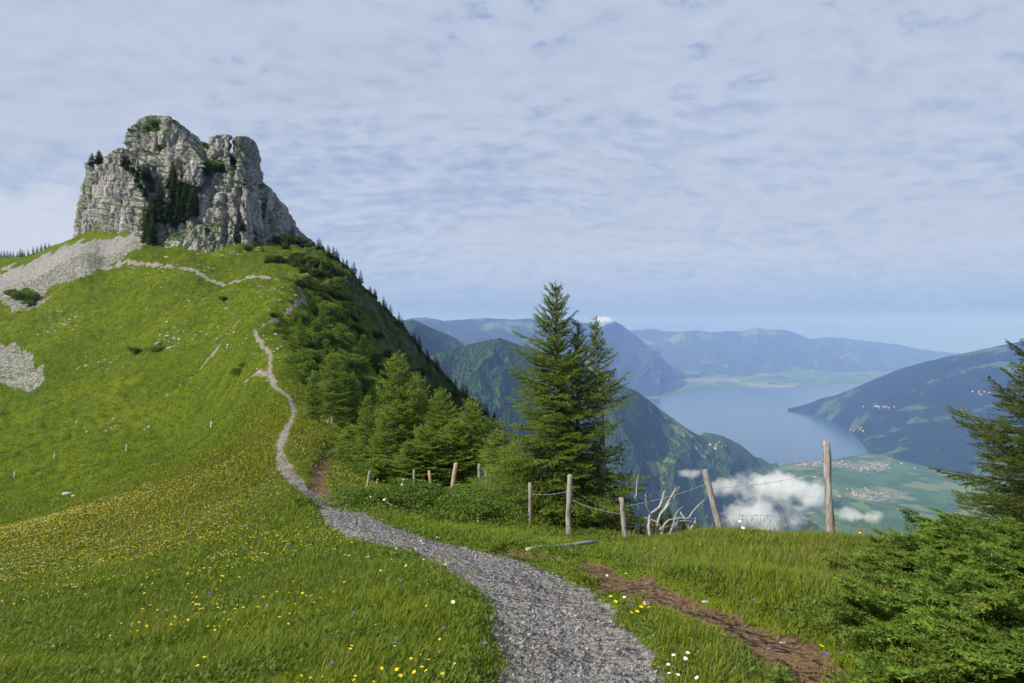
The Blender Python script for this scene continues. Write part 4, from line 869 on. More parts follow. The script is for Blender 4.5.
# conifers in front of the bushes on the edge
for i, (px, py, top, wd, lb) in enumerate([(332, 424, 352, 1.5, 'largest dark spruce at the end of the far fence row'), (312, 420, 372, 1.5, 'dark bushy spruce beside the bend of the path'), (352, 424, 372, 1.5, 'bushy spruce behind the far fence row, right of the largest'), (300, 350, 318, 1.2, 'small spruce on the ridge edge above the path'), (372, 440, 385, 1.4, 'broad spruce between the far fence row and the thicket'), (322, 330, 300, 1.3, 'upper small spruce on the ridge edge'), (364, 372, 335, 1.3, 'spruce leaning out over the shaded drop')]):
    h_ = hit(px, py, 30); s = (py - top) * h_.y / F / 5.0; place(cl[i % 3], USED, h_ - Vector((0, 0, .1)), i * 2.2, (s * wd * .7, s * wd * .7, s), lb, 'spruces along the ridge edge')
# tree tops rising from the slope below the fence
GB = 'conifer tops rising from the steep slope below the fence'
fb = [make_far('dark conifer top rising from the slope behind the fence', GB, 91 + i, 520, .85, c1=np.array([.02, .04, .012]), c2=np.array([.055, .09, .02])) for i in range(3)]
for i in range(46):
    px = rs.uniform(604, 722) if i < 38 else rs.uniform(716, 760); Y = rs.uniform(38, 95); p = spot(px, Y); top = 486 + 40 * sstep(610, 745, px) * 1.0 + rs.uniform(0, 26) * (1 if i < 38 else .4); hh = htop(p, top)
    if hh < 1.5: continue
    s = hh / 10.0; place(fb[i % 3], USED, p - Vector((0, 0, .2)), rs.random() * 6, (min(s, 1.1), min(s, 1.1), s))
# tree line on the hillock left of the scree
fl_ = make_far('tiny conifer on the hillock behind the scree fan', 'conifers on the hillock behind the scree', 99, 220, 1.0)
for i in range(15):
    px = [1, 4, 7, 10, 13, 17, 20, 24, 28, 33, 37, 41, 45, 49, 22][i]; p = skyline(px, 280)[0]; Y = p.y; s = rs.uniform(6, 11) * Y / F / 10; place(fl_, USED, p - Vector((0, 0, .3)), rs.random() * 6, s)
# scattered dark bushes on the meadow
for i, (px, py, hp, lb) in enumerate([(275, 317, 7, 'lone dark bush beside the upper bend of the path'), (238, 374, 10, 'dark low bush left of the middle path'), (32, 303, 14, 'dark bush at the lower end of the scree fan'), (20, 298, 12, 'dark bush higher on the scree fan near the left edge'), (157, 350, 7, 'tiny dark bush on the meadow fold'), (137, 352, 6, 'tiniest dark bush on the meadow fold'), (305, 505, 10, 'small dark green plant on the left verge of the gravel path'), (343, 408, 12, 'low bush by the far fence row'), (225, 300, 5, 'small dark bush on the upper meadow')]):
    h_ = hit(px, py); s = hp * h_.y / F / 2.2; place(edge[i % 3], USED, h_ - Vector((0, 0, .2 * s)), i * 1.9, (s * 1.1, s * 1.1, s), lb, 'lone bushes on the open meadow')
# ------------------------------------------------------------------ fence, dead wood, timber, stones
M_post = bark("weathered_wood", (0.13, 0.12, 0.105), (0.42, 0.39, 0.35), 26.0, 0.12)
M_tan = bark("tan_wood", (0.27, 0.20, 0.12), (0.46, 0.36, 0.23), 26.0, 0.12)
M_pale = bark("whitewashed_wood", (0.50, 0.49, 0.46), (0.78, 0.77, 0.74), 14.0, 0.3)
M_dead = bark("bleached_wood", (0.20, 0.185, 0.165), (0.50, 0.48, 0.44), 30.0, 0.4)
wm, t, b = mat("wire_steel"); b.inputs['Base Color'].default_value = (0.28, 0.27, 0.26, 1); b.inputs['Metallic'].default_value = .7; b.inputs['Roughness'].default_value = .55
def post(base, top, rad, m, label, group, seed, flatcut=.0):
    r = np.random.default_rng(seed); base = np.array(base, float); top = np.array(top, float); H = np.linalg.norm(top - base); d_ = (top - base) / H
    mb = MB(); n_ = 12; pts = []; rr = []
    for i in range(8): s = i / 7; pts.append(base - d_ * .25 * (1 - s) * (i == 0) + (top - base) * s + r.normal(size=3) * rad * .10 * (0 < i < 7)); rr.append(rad * (1.04 - .12 * s) * (1 + .05 * r.normal()))
    pts.append(top + d_ * rad * .10); rr.append(rad * .72)
    V, Fc = tube(pts, rr, n_); V = [Vector(q) for q in V]
    for k, q in enumerate(V):
        an = k % n_; V[k] = q + Vector((math.cos(an * 1.7 + seed) * rad * .08, math.sin(an * 2.3 + seed) * rad * .08, (an / n_ - .5) * rad * .35 * (k >= n_ * 7)))
    mb.add([q - Vector(base) for q in V], Fc); me = mb.mesh('fence_post', True)
    return tag(link('fence_post', me, m, None, base), label, 'fence post', group), np.array(base), top
GP = 'old wooden fence posts along the edge'
posts = [(832, 532, 826, 441, 4.7, 10.6, M_post, 'tall stout weathered post standing alone against the valley, right of the rest'),
         (722, 529, 705, 470, 3.6, 11.7, M_post, 'weathered post leaning left above the valley clouds, beside the dead branches'),
         (626, 541, 621, 498, 3.1, 12.4, M_post, 'short rough post between the spruces and the dead branches'),
         (568, 537, 570, 475, 3.2, 13.0, M_post, 'tall pale straight post in front of the tallest spruce'),
         (530, 514, 530, 483, 2.2, 13.4, M_post, 'thin grey post left of the tall pale straight one'),
         (481, 496, 479, 464, 2.0, 18.0, M_post, 'grey post at the right end of the thicket, one of a close pair'),
         (487, 489, 486, 470, 1.5, 18.6, M_post, 'thinner darker post of the close pair at the thicket'),
         (450, 496, 456, 463, 2.7, 17.6, M_tan, 'broad tan post leaning right in front of the thicket'),
         (434, 497, 429, 471, 1.9, 17.6, M_tan, 'slim tan post leaning left in front of the thicket'),
         (414, 490, 414, 470, 1.5, 18.2, M_post, 'short slim upright grey post between the whitewashed and the tan one'),
         (400, 499, 403.5, 479, 1.9, 17.4, M_pale, 'small whitewashed post at the edge of the thicket'),
         (366.5, 491, 370, 471, 1.8, 18.2, M_post, 'grey post leaning right at the left end of the thicket'),
         (376, 488, 377.5, 479, 1.3, 18.6, M_post, 'small stub of a post near the left end of the thicket')]
PT = []
for i, (bx, by, tx, ty, w_, Y, m, lb) in enumerate(posts):
    x = (bx - CX) / F * Y; g = float(ground_z(x, Y)); base = np.array([x, Y, g]); top = pix(tx, ty, Y + .05); PT.append(post(base, top, .82 * w_ / F * Y, m, lb, GP, 100 + i)[1:])
for i, (px, b_, t_) in enumerate([(321.5, 424, 417), (328, 426, 418.5), (332.2, 425, 417), (337.5, 425, 418), (342, 423, 416.5), (351, 423.5, 411)]):
    h_ = hit(px, b_, 40); Y = h_.y; post(tuple(h_), pix(px + .6 * math.sin(i * 2.1), t_, Y), .055, M_tan if i < 5 else M_post, 'pale stake in the far fence row beside the dark spruces' if i < 5 else 'taller grey post at the right end of the far row', 'stakes of the far fence row' , 130 + i)
for i, (px, b_, t_, lb) in enumerate([(14, 478, 472, 'lone pale stake on the lower meadow, furthest left'), (54, 459, 453, 'second stake from the left edge on the lower meadow'), (126, 451, 444.5, 'stake on the meadow between the second and the highest one'), (211, 427, 421, 'highest of the lone stakes on the meadow')]):
    h_ = hit(px, b_, 30); post(tuple(h_), pix(px + .4, t_, h_.y), .085, M_pale, lb, 'lone stakes on the lower meadow', 140 + i)
# sagging wires from post to post
def wire(a, c, sag, rad, label):
    a, c = np.array(a), np.array(c); pts = [a + (c - a) * s - np.array([0, 0, sag * 4 * s * (1 - s)]) for s in np.linspace(0, 1, 17)]; c0 = pts[0]
    mb = MB(); V, Fc = tube([p - c0 for p in pts], [rad] * 17, 5); mb.add(V, Fc)
    for k in range(2, 16, 2):
        p = pts[k] - c0
        for q in ((.02, .0, .025), (-.02, .01, .022)): V, Fc = tube([p - np.array(q), p + np.array(q)], [rad * .8, rad * .3], 4); mb.add(V, Fc)
    return tag(link('fence_wire', mb.mesh('fence_wire'), wm, None, c0), label, 'wire', 'barbed wires of the old fence')
def at_h(k, f): b_, t_ = PT[k]; return b_ + (t_ - b_) * f
rb = np.array([7.1, 9.3, float(ground_z(7.1, 9.3))]); rt = rb + np.array([0, 0, 1.05])
post(rb, rt, .055, M_post, 'weathered post half hidden by the spruce at the right edge', GP, 155)
for a, c, f, lb in [(3, 2, .62, 'barbed wire from the tall pale post to the short rough post'), (2, 1, .80, 'barbed wire from the short rough post to the leaning one'), (1, 0, .72, 'upper barbed wire between leaning and stout posts'), (1, 0, .35, 'lower barbed wire between leaning and stout posts'), (4, 3, .75, 'barbed wire from the thin grey post to the tall pale post'), (5, 4, .8, 'barbed wire from the thicket pair to the thin grey post')]:
    wire(at_h(a, f), at_h(c, f), .05, .0035, lb)
wire(at_h(0, .52), rb + (rt - rb) * .55, .05, .0035, 'barbed wire from the stout post into the spruce at the right edge')
# dead branches
def dead(base_px, lines, Y, label, r0):
    x = (base_px[0] - CX) / F * Y; base = np.array([x, Y, float(ground_z(x, Y)) - .05]); mb = MB(); rr = np.random.default_rng(int(base_px[0]))
    for ln, dep, ra, rz_ in lines:
        P_ = np.array([pix(px, py, Y + dep * k / max(1, len(ln) - 1)) for k, (px, py) in enumerate(ln)]) - base
        tt_ = np.arange(len(P_)); ts = np.linspace(0, len(P_) - 1, (len(P_) - 1) * 5 + 1); Q = np.stack([cub(P_[:, k], ts, tt_, 0) for k in range(3)], 1); Q[1:-1] += rr.normal(size=Q[1:-1].shape) * .006
        V, Fc = tube(list(Q), list(np.linspace(ra * .62, rz_ * .75, len(Q))), 7); mb.add(V, Fc)
    o = thing('dead_branch', base, label, 'dead branch', 'bleached dead branches by the fence'); child('limb', mb.mesh('limb'), M_dead, o); return o
dead((650, 532), [([(650, 540), (649, 524), (651, 514), (659, 508), (663, 498), (664, 491)], .3, .05, .022), ([(651, 515), (647, 506), (645.5, 495)], -.2, .030, .016)], 12.6, 'forked bleached dead branch rising like a claw, left of the others', .05)
dead((656, 532), [([(655, 540), (659, 518), (667, 505), (673, 494), (676, 486)], .2, .045, .018), ([(661, 514), (670, 503), (676, 493), (679.5, 486.5)], .3, .035, .016)], 12.9, 'twin pale dead stems standing side by side', .04)
dead((662, 536), [([(659, 540), (663, 530), (666, 523), (674, 519), (688, 518), (695, 509), (705, 500)], .3, .035, .012), ([(688, 518), (698, 520)], .1, .014, .006), ([(666, 523), (660, 530)], .0, .02, .02)], 12.2, 'long low dead branch bending right with a raised tip', .03)
dead((636, 500), [([(635.5, 500), (637, 484), (638.5, 474)], .1, .022, .006)], 12.8, 'single thin pale dead twig beside the slim spruce', .02)
dead((690, 534), [([(690, 540), (690, 530), (684, 518), (681, 512)], .2, .05, .02), ([(690, 530), (695, 522), (696, 518)], .1, .04, .015)], 13.2, 'short grey broken stump of dead wood', .05)
dead((668, 536), [([(668, 540), (672, 528), (682, 521), (694, 523), (703, 530)], .4, .03, .012), ([(664, 538), (660, 526), (652, 520), (644, 518)], .0, .028, .01), ([(672, 528), (676, 514), (684, 506)], .3, .02, .007)], 12.5, 'tangle of low grey dead twigs in the grass under the other dead branches', .03)
# timber set across the path edge
def log(a, c, rad, label, m, name='timber'):
    a, c = np.array(a), np.array(c); mb = MB(); pts = [a + (c - a) * s + np.array([0, 0, .01 * math.sin(9 * s)]) for s in np.linspace(0, 1, 9)]
    V, Fc = tube([p - a for p in pts], [rad * (1 + .08 * math.sin(k * 2.2)) for k in range(9)], 9); V = [Vector((q[0], q[1], q[2] * .8)) for q in V]; mb.add(V, Fc); return tag(link(name, mb.mesh(name), m, None, a), label, 'timber', 'timbers at the path edge')
def gp(px, py, up=.02): h_ = hit(px, py); return (h_.x, h_.y, h_.z + up)
log(gp(527, 552, .03), gp(597, 549.5, .03), .03, 'pale flat timber edging the worn earth beside the path', M_dead)
log(gp(537, 541, .03), gp(546, 550, .04), .03, 'short grey stick slanting above the pale timber', M_post)

# loose pale stones on the slopes, each an object; small gravel as one mass
sm, t, b = mat("pale_stone"); pos = geo_pos(t); t.put(b.inputs['Base Color'], t.mix(t.noise(pos, 3, 5, .75), (.20, .19, .175), (.50, .48, .44))); t.put(b.inputs['Normal'], t.bump(t.noise(pos, 9, 4, .8), .6, .05))
def stone_mesh(seed, sub_=2):
    r = np.random.default_rng(seed); bm_ = bmesh.new(); bmesh.ops.create_icosphere(bm_, subdivisions=sub_, radius=.5); off = r.random(3) * 50
    vv = np.array([v_.co[:] for v_ in bm_.verts]); 
    for k in range(5):
        d_ = unit(r.normal(size=3)); h_ = .26 + .12 * r.random(); e_ = vv @ d_; vv -= np.maximum(e_ - h_, 0)[:, None] * d_ * .9
    vv *= (1 + .25 * fbm(vv * 2 + off, 2))[:, None]; vv *= np.array([1.15, .9, .62])
    for v_, q in zip(bm_.verts, vv): v_.co = q
    me_ = bpy.data.meshes.new('stone'); bm_.to_mesh(me_); bm_.free(); return me_
SM = [stone_mesh(200 + i) for i in range(5)]
rk = np.random.default_rng(17)
zones = [((62, 323), 22, 12, 34, 'pale stone in the upper left scatter on the meadow', 'stones in the upper left scatter'), ((178, 338), 20, 10, 34, 'pale stone in the scatter on the meadow fold', 'stones on the meadow fold'), ((112, 366), 28, 10, 22, 'pale stone in the scatter below the meadow fold', 'stones below the meadow fold'),
         ((285, 295), 22, 14, 40, 'pale stone beside the upper bend of the path', 'stones by the upper path bend'), ((268, 350), 14, 22, 34, 'pale stone beside the middle path', 'stones by the middle path'), ((225, 340), 34, 14, 24, 'pale stone along the faint side track', 'stones along the side track'), ((105, 425), 30, 9, 16, 'grey stone lying low on the lower meadow', 'stones on the lower meadow'),
         ((190, 268), 70, 5, 44, 'pale stone edging the level path under the crag', 'stones edging the level path'), ((200, 310), 60, 22, 26, 'pale stone strewn on the upper meadow', 'stones strewn on the upper meadow'), ((230, 250), 34, 7, 30, 'fallen block below the tower cliff', 'fallen blocks below the tower cliff')]
for (cx_, cy_), rx, ry, n_, lb, gp_ in zones:
    got = 0
    while got < n_:
        px, py = cx_ + rk.normal() * rx * .6, cy_ + rk.normal() * ry * .6; h_ = hit(px, py, 40)
        if h_ is None or h_.y > 400: got += 1; continue
        s = rk.uniform(1.5, 4.0) * h_.y / F * (1.6 if rk.random() < .12 else 1); o = tag(link('stone', SM[got % 5], sm, None, (h_.x, h_.y, h_.z - .08 * s)), lb, 'stone', gp_); o.scale = (s, s, s * .8); o.rotation_euler = (rk.normal() * .2, rk.normal() * .2, rk.random() * 6); got += 1
for px, py, s, lb in [(68, 494, .9, 'grey boulder on the lower meadow beside a dark tuft'), (75, 496, .5, 'smaller grey boulder beside the first on the lower meadow'), (417, 598, .10, 'flat grey stone in the grass left of the gravel path'), (425, 592, .07, 'small stone beside the flat grey one in the grass'), (783, 643, .035, 'tan pebble on the earth track'), (706, 602, .05, 'grey stone on the right verge of the earth track')]:
    h_ = hit(px, py); o = tag(link('stone', SM[1], sm, None, h_), lb, 'stone', 'single stones in the meadow'); o.scale = (s * 1.4, s, s)
def mass(protos, P_, S_, R_, name, m, label, cat, cols=None):
    """one mesh from many copies of small prototype meshes"""
    VV_, FF_, CC_, off = [], [], [], 0; data = []
    for me_ in protos:
        v_ = np.empty(len(me_.vertices) * 3, np.float32); me_.vertices.foreach_get('co', v_); me_.calc_loop_triangles(); f_ = np.empty(len(me_.loop_triangles) * 3, np.int32); me_.loop_triangles.foreach_get('vertices', f_); data.append((v_.reshape(-1, 3), f_.reshape(-1, 3)))
    k = np.arange(len(P_)) % len(protos)
    for j, (v_, f_) in enumerate(data):
        s_ = k == j; n_ = s_.sum(); c_, sn = np.cos(R_[s_]), np.sin(R_[s_]); x_ = v_[None, :, 0] * S_[s_, None]; y_ = v_[None, :, 1] * S_[s_, None]; z_ = v_[None, :, 2] * S_[s_, None]
        W = np.stack([x_ * c_[:, None] - y_ * sn[:, None], x_ * sn[:, None] + y_ * c_[:, None], z_], -1) + P_[s_][:, None]; VV_.append(W.reshape(-1, 3)); FF_.append((f_[None] + (np.arange(n_) * len(v_))[:, None, None]).reshape(-1, 3) + off); off += n_ * len(v_)
        if cols is not None: CC_.append(np.repeat(cols[s_], len(v_), 0))
    me_ = new_mesh(name, np.concatenate(VV_), np.concatenate(FF_))
    if cols is not None: add_attr(me_, 'col', np.concatenate(CC_))
    return tag(link(name, me_, m), label, cat, kind='stuff')
gvm, t, b = mat("gravel_stones"); t.put(b.inputs['Base Color'], t.attr('col')); b.inputs['Roughness'].default_value = .9
SP = [stone_mesh(220 + i, 1) for i in range(6)]
m_ = 260000; Yg = np.exp(rk.uniform(math.log(2.9), math.log(24), m_)); ug = rk.uniform(-.42, .30, m_); xg = ug * Yg
ok = (fbm(P2(xg, Yg, .7, 21), 3) + .35 * rk.normal(size=m_) > -.12) & (dist_poly(xg, Yg, *PLY) + .10 * fbm(P2(xg, Yg, .45, 1.3), 3) < rk.normal(size=m_) * .07 - .01); xg, Yg = xg[ok], Yg[ok]; n_ = len(xg)
sg = np.clip(np.exp(rk.normal(size=n_) * .60) * .0085, .004, .045) * np.clip(Yg / 7, 1, 1.7); cg = (.09 + .25 * rk.random((n_, 1)) ** 1.6) * np.array([[1, .965, .91]]) * (1 + .025 * rk.normal(size=(n_, 3)))
mass(SP, np.stack([xg, Yg, ground_z(xg, Yg) + sg * .12], 1), sg, rk.random(n_) * 6.3, 'gravel', gvm, 'loose grey gravel covering the footpath', 'gravel', np.clip(cg, .03, .8))
# ------------------------------------------------------------------ meadow grass and flowers
rg = np.random.default_rng(23)
def grass(n_, y0, y1, u0, u1, name, label, h0, kw):
    Yb = np.exp(rg.uniform(math.log(y0), math.log(y1), n_)); ub = rg.uniform(u0, u1, n_); x = ub * Yb
    pth = grid_val(M_path, x, Yb); drt = grid_val(M_dirt, x, Yb)
    jit = rg.normal(size=n_) * .05
    creep = (rg.random(n_) < .10) & (fbm(P2(x, Yb, .5, 44), 2) > .05); ok = (((pth + jit > .02) & (drt + jit > .02)) | (creep & (pth > -.22))) & ((pth > .12) | (rg.random(n_) < .75)); x, Yb, pth = x[ok], Yb[ok], np.minimum(pth, drt)[ok]; n_ = len(x)
    z = ground_z(x, Yb); cl_ = fbm(P2(x, Yb, .55, 3), 3); big = fbm(P2(x, Yb, 3.2, 5), 3)
    tall = sstep(.0, .6, pth) * .6 + .4
    right = sstep(.10, .25, x / Yb) 
    h = h0 * (.55 + .8 * rg.random(n_)) * (1 + .75 * cl_ + .35 * big) * tall * (1 + .35 * right); h = np.clip(np.maximum(h, .0013 * Yb * (.5 + rg.random(n_))), .03, .5)
    wd = np.maximum(.0032, .00052 * Yb) * (.7 + .6 * rg.random(n_)) * kw
    az = rg.random(n_) * 6.283; lean = .25 + .55 * rg.random(n_); lx = np.cos(az) * lean + .10; ly = np.sin(az) * lean
    sx, sy = -np.sin(az) * wd, np.cos(az) * wd
    b0 = np.stack([x, Yb, z - .01], 1); sd = np.stack([sx, sy, 0 * sx], 1)
    m1 = b0 + np.stack([lx * h * .28, ly * h * .28, h * .58], 1); tp_ = b0 + np.stack([lx * h * .85, ly * h * .85, h * (1.0 - .25 * lean)], 1)
    V = np.stack([b0 - sd, b0 + sd, m1 + sd * .75, m1 - sd * .75, tp_], 1).reshape(-1, 3); o_ = (np.arange(n_) * 5)[:, None]
    T = np.concatenate([o_ + [0, 1, 2], o_ + [0, 2, 3], o_ + [3, 2, 4]], 1).reshape(-1, 3)
    mv = np.clip(.5 + .55 * big + .35 * cl_ + .25 * rg.normal(size=n_), 0, 1)[:, None]
    c = np.array([.094, .154, .010]) * (1 - mv) + np.array([.225, .278, .018]) * mv
    hp_ = (sstep(.12, .3, fbm(P2(x, Yb, 7.0, 31), 4)) * .55)[:, None]; c = c * (1 - hp_) + np.array([.058, .118, .013]) * hp_
    dry = rg.random(n_) < (.05 + .10 * right + .12 * (pth < .15)); c[dry] = np.array([.24, .20, .09]) * (.6 + .6 * rg.random((dry.sum(), 1)))
    c *= (.8 + .4 * rg.random((n_, 1)))
    yl_ = grid_val(yellow, x, Yb)[:, None]; c = c * (1 - .45 * yl_) + np.array([.17, .155, .02]) * .45 * yl_
    me_ = new_mesh(name, V, T); add_attr(me_, 'col', np.repeat(c, 5, 0)); return tag(link(name, me_, M_grass), label, 'grass', kind='stuff')
M_grass = foliage_mat("grass_blades", .35, .2, .6)
grass(620000, 2.6, 19, -1.0, 1.0, 'meadow_grass', 'fresh green meadow grass around the path', .092, .85)
grass(560000, 19, 270, -.95, .45, 'far_grass', 'shorter grass on the middle slopes', .15, 1.1)
# broad leaved herbs and dry seed stalks between the blades
def herbs(n_, name, label):
    Yb = np.exp(rg.uniform(math.log(2.7), math.log(26), n_)); x = rg.uniform(-.95, .95, n_) * Yb; ok = (grid_val(M_path, x, Yb) > .03) & (grid_val(M_dirt, x, Yb) > .05) & (fbm(P2(x, Yb, .8, 9), 3) + rg.normal(size=n_) * .2 > .05); x, Yb = x[ok], Yb[ok]; n_ = len(x)
    L = Leaves(); z = ground_z(x, Yb) + rg.random(n_) * .07; az = rg.random(n_) * 6.283; el = rg.uniform(-.1, 1.0, n_); ln_ = rg.uniform(.018, .055, n_) * np.clip(Yb / 8, 1, 2)
    dd = np.stack([np.cos(az) * np.cos(el), np.sin(az) * np.cos(el), np.sin(el)], 1) * ln_[:, None]; sd = np.stack([-np.sin(az), np.cos(az), rg.normal(size=n_) * .3], 1) * (ln_ * rg.uniform(.16, .34, n_))[:, None]; mv = rg.random((n_, 1)); c = np.array([.055, .115, .014]) * (1 - mv) + np.array([.15, .22, .035]) * mv
    base = np.stack([x, Yb, z], 1); L.add(base + dd * .5, -dd * .5, sd, c); L.add(base + dd * .5, dd * .5, sd, c); return tag(link(name, L.mesh(name), M_grass), label, 'herbs', kind='stuff')
herbs(240000, 'meadow_herbs', 'small broad leaves of herbs and clover in the meadow')
def stalks(n_, name, label):
    Yb = np.exp(rg.uniform(math.log(3), math.log(30), n_)); x = rg.uniform(-.9, .9, n_) * Yb; ok = (grid_val(M_path, x, Yb) > .12) & (grid_val(M_dirt, x, Yb) > .12) & (fbm(P2(x, Yb, 1.5, 12), 3) + .35 * sstep(.08, .3, x / Yb) > .12); x, Yb = x[ok], Yb[ok]; n_ = len(x); L = Leaves(); h = rg.uniform(.16, .34, n_); b0 = np.stack([x, Yb, ground_z(x, Yb)], 1); tl = np.stack([rg.normal(size=n_) * .06 + .02, rg.normal(size=n_) * .06, h], 1); w_ = np.maximum(.0012, .00026 * Yb)[:, None]
    az = rg.random(n_) * 3.14; s_ = np.stack([np.cos(az), np.sin(az), 0 * az], 1); c = np.array([.20, .20, .07]) * (.6 + .7 * rg.random((n_, 1))); L.add(b0, tl, s_ * w_, c); L.add(b0 + tl * .8, tl * .28, s_ * w_ * 2.2, c * np.array([1.1, .9, .8])); return tag(link(name, L.mesh(name), M_grass), label, 'grass', kind='stuff')
stalks(9500, 'seed_stalks', 'thin tan seed stalks standing above the meadow grass')
# flowers: petals, heart and stem
def flower_mesh(kind, seed):
    r = np.random.default_rng(seed); mb = MB(); h = {'white': .26, 'yellow': .24, 'purple': .22, 'orange': .22}[kind]; bend = r.normal(size=2) * .04
    V, Fc = tube([(0, 0, 0), (bend[0] * .4, bend[1] * .4, h * .5), (bend[0], bend[1], h)], [.0022, .002, .0016], 4); mb.add(V, Fc); ns = len(mb.f)
    n_ = {'white': 11, 'yellow': 6, 'purple': 5, 'orange': 8}[kind]; R = {'white': .022, 'yellow': .019, 'purple': .017, 'orange': .022}[kind]; c0 = Vector((bend[0], bend[1], h)); q = Euler((r.normal() * .35 + .25, r.normal() * .35, r.random() * 6)).to_matrix()
    for k in range(n_):
        a_ = 2 * math.pi * k / n_; w_ = 2.4 * R / n_ * 1.1; d_ = Vector((math.cos(a_), math.sin(a_), 0)); s_ = Vector((-d_.y, d_.x, 0)) * w_; up = Vector((0, 0, R * (.35 if kind in ('yellow', 'purple') else .08)))
        pv_ = [d_ * R * .15 - s_ * .5, d_ * R * .15 + s_ * .5, d_ * R * .7 + s_ + up, d_ * R + up, d_ * R * .7 - s_ + up]; mb.add([c0 + q @ p_ for p_ in pv_], [(0, 1, 2, 3, 4)])
    npet = len(mb.f); cen = [Vector((math.cos(k * 1.047) * R * .32, math.sin(k * 1.047) * R * .32, R * .06)) for k in range(6)] + [Vector((0, 0, R * .22))]
    mb.add([c0 + q @ p_ for p_ in cen], [(k, (k + 1) % 6, 6) for k in range(6)]); me_ = mb.mesh(kind + '_flower', False)
    mi = np.zeros(len(me_.polygons), np.int32); mi[ns:npet] = 1; mi[npet:] = 2; me_.polygons.foreach_set('material_index', mi); return me_
def plain(name, c, tr=.0):
    m, t, b = mat(name); b.inputs['Base Color'].default_value = (*c, 1); b.inputs['Roughness'].default_value = .6; return m
m_stem = plain("flower_stem", (.05, .10, .015)); PET = {'white': plain("white_petals", (.80, .80, .76)), 'yellow': plain("yellow_petals", (.72, .50, .012)), 'purple': plain("purple_petals", (.16, .09, .42)), 'orange': plain("orange_petals", (.75, .26, .01))}
HRT = {'white': plain("yellow_heart", (.65, .42, .02)), 'yellow': plain("golden_heart", (.6, .33, .01)), 'purple': plain("dark_heart", (.07, .04, .2)), 'orange': plain("brown_heart", (.4, .14, .01))}
FM = {}
for k_ in PET:
    FM[k_] = [flower_mesh(k_, 300 + i) for i in range(4)]
    for me_ in FM[k_]:
        for mm in (m_stem, PET[k_], HRT[k_]): me_.materials.append(mm)
fcount = [0]
def flower(kind, p, s, label, group):
    o = tag(link(kind + '_flower', FM[kind][fcount[0] % 4], None, None, (p[0], p[1], p[2] - .01)), label, 'flower', group); o.scale = (s, s, s * rg.uniform(.75, 1.15)); o.rotation_euler = (rg.normal() * .1, rg.normal() * .1, rg.random() * 6); fcount[0] += 1; return o
def at_flower(px, py, up=.2):
    """foot of a flower whose head is seen at this pixel"""
    h_ = hit(px, py); 
    if h_ is None: return None
    f_ = h_.y / (1 + up / max(.3, -h_.z)) if h_.z < -.3 else h_.y; y = h_.y - (h_.y - f_) * .9; x = (px - CX) / F * y; return (x, y, float(ground_z(x, y)))
WHITE = [(617, 583), (612, 589), (622, 596), (626, 581), (683, 641), (690, 652), (660, 663), (666.5, 657), (674, 662), (692, 677), (690, 640), (679, 648), (671, 668)]
for q in WHITE: flower('white', at_flower(*q), .58, 'white flower on the grassy strip between gravel path and earth track', 'white flowers between path and track')
for q in [(418, 547), (412, 559), (425, 551), (437, 541), (458, 609), (377, 613), (395, 556), (349, 560), (362, 566), (430, 560)]: flower('white', at_flower(*q), .65, 'white flower in the grass left of the gravel path', 'white flowers left of the path')
for q in [(663, 544), (563, 523), (610, 524), (606, 521), (555, 516), (520, 494), (600, 516), (565, 517), (736, 545), (735, 541), (638, 543), (388, 508), (384, 513), (372, 508), (393, 503), (400, 507), (437, 498), (447, 498)]:
    p = at_flower(*q)
    if p: flower('white', p, 1.15, 'white flower among the greenery along the fence', 'white flowers along the fence')
for q in [(637, 607), (771, 653), (819, 648), (833, 645), (742, 596), (751, 592), (630, 603), (844, 524), (655, 612), (700, 588)]:
    p = at_flower(*q)
    if p: flower('purple', p, .85, 'purple flower beside the earth track', 'purple flowers beside the track')
for q in [(392, 645), (300, 640), (210, 600), (470, 560), (355, 620), (440, 632), (150, 655), (260, 615), (330, 668), (90, 610), (405, 590), (480, 640)]: flower('purple', at_flower(*q), .75, 'purple flower in the meadow left of the gravel path', 'purple flowers in the meadow')
for q in [(979, 644)]: flower('orange', at_flower(979, 650), 1.6, 'single orange flower in the juniper at the lower right corner', None)
for q in [(634, 613), (639, 606), (641, 614), (626, 618), (822, 652), (628, 609), (645, 604), (632, 621), (610, 600), (660, 560), (880, 546), (893, 548), (905, 549), (862, 545), (700, 552)]:
    p = at_flower(*q)
    if p: flower('yellow', p, .85, 'yellow flower right of the gravel path', 'yellow flowers right of the path')
# the meadow's own flowers: the nearest 280 singly, the rest as one mass
n_ = 30000; Yq = np.exp(rg.uniform(math.log(3.2), math.log(62), n_)); uq = rg.uniform(-.78, -.02, n_); xq = uq * Yq
dens = sstep(.15, .6, fbm(P2(xq, Yq, 2.6, 4), 3) * .9 + .28 + grid_val(yellow, xq, Yq) * .55) * (.25 + .75 * sstep(6, 15, Yq)) * np.clip(sstep(.02, -.45, uq + .012 * np.maximum(0, Yq - 12)) + .12, 0, 1); ok = (rg.random(n_) < dens) & (grid_val(M_path, xq, Yq) > .25); xq, Yq = xq[ok], Yq[ok]
od = np.argsort(Yq); xq, Yq = xq[od], Yq[od]; zq = ground_z(xq, Yq)
vis = (np.abs((xq / Yq) * F + CX - 512) < 520); xq, Yq, zq = xq[vis], Yq[vis], zq[vis]
for i in range(min(250, len(xq))): flower('yellow', (xq[i], Yq[i], zq[i]), rg.uniform(.35, .75), 'small yellow flower in the near meadow left of the gravel path', 'yellow flowers in the near meadow')
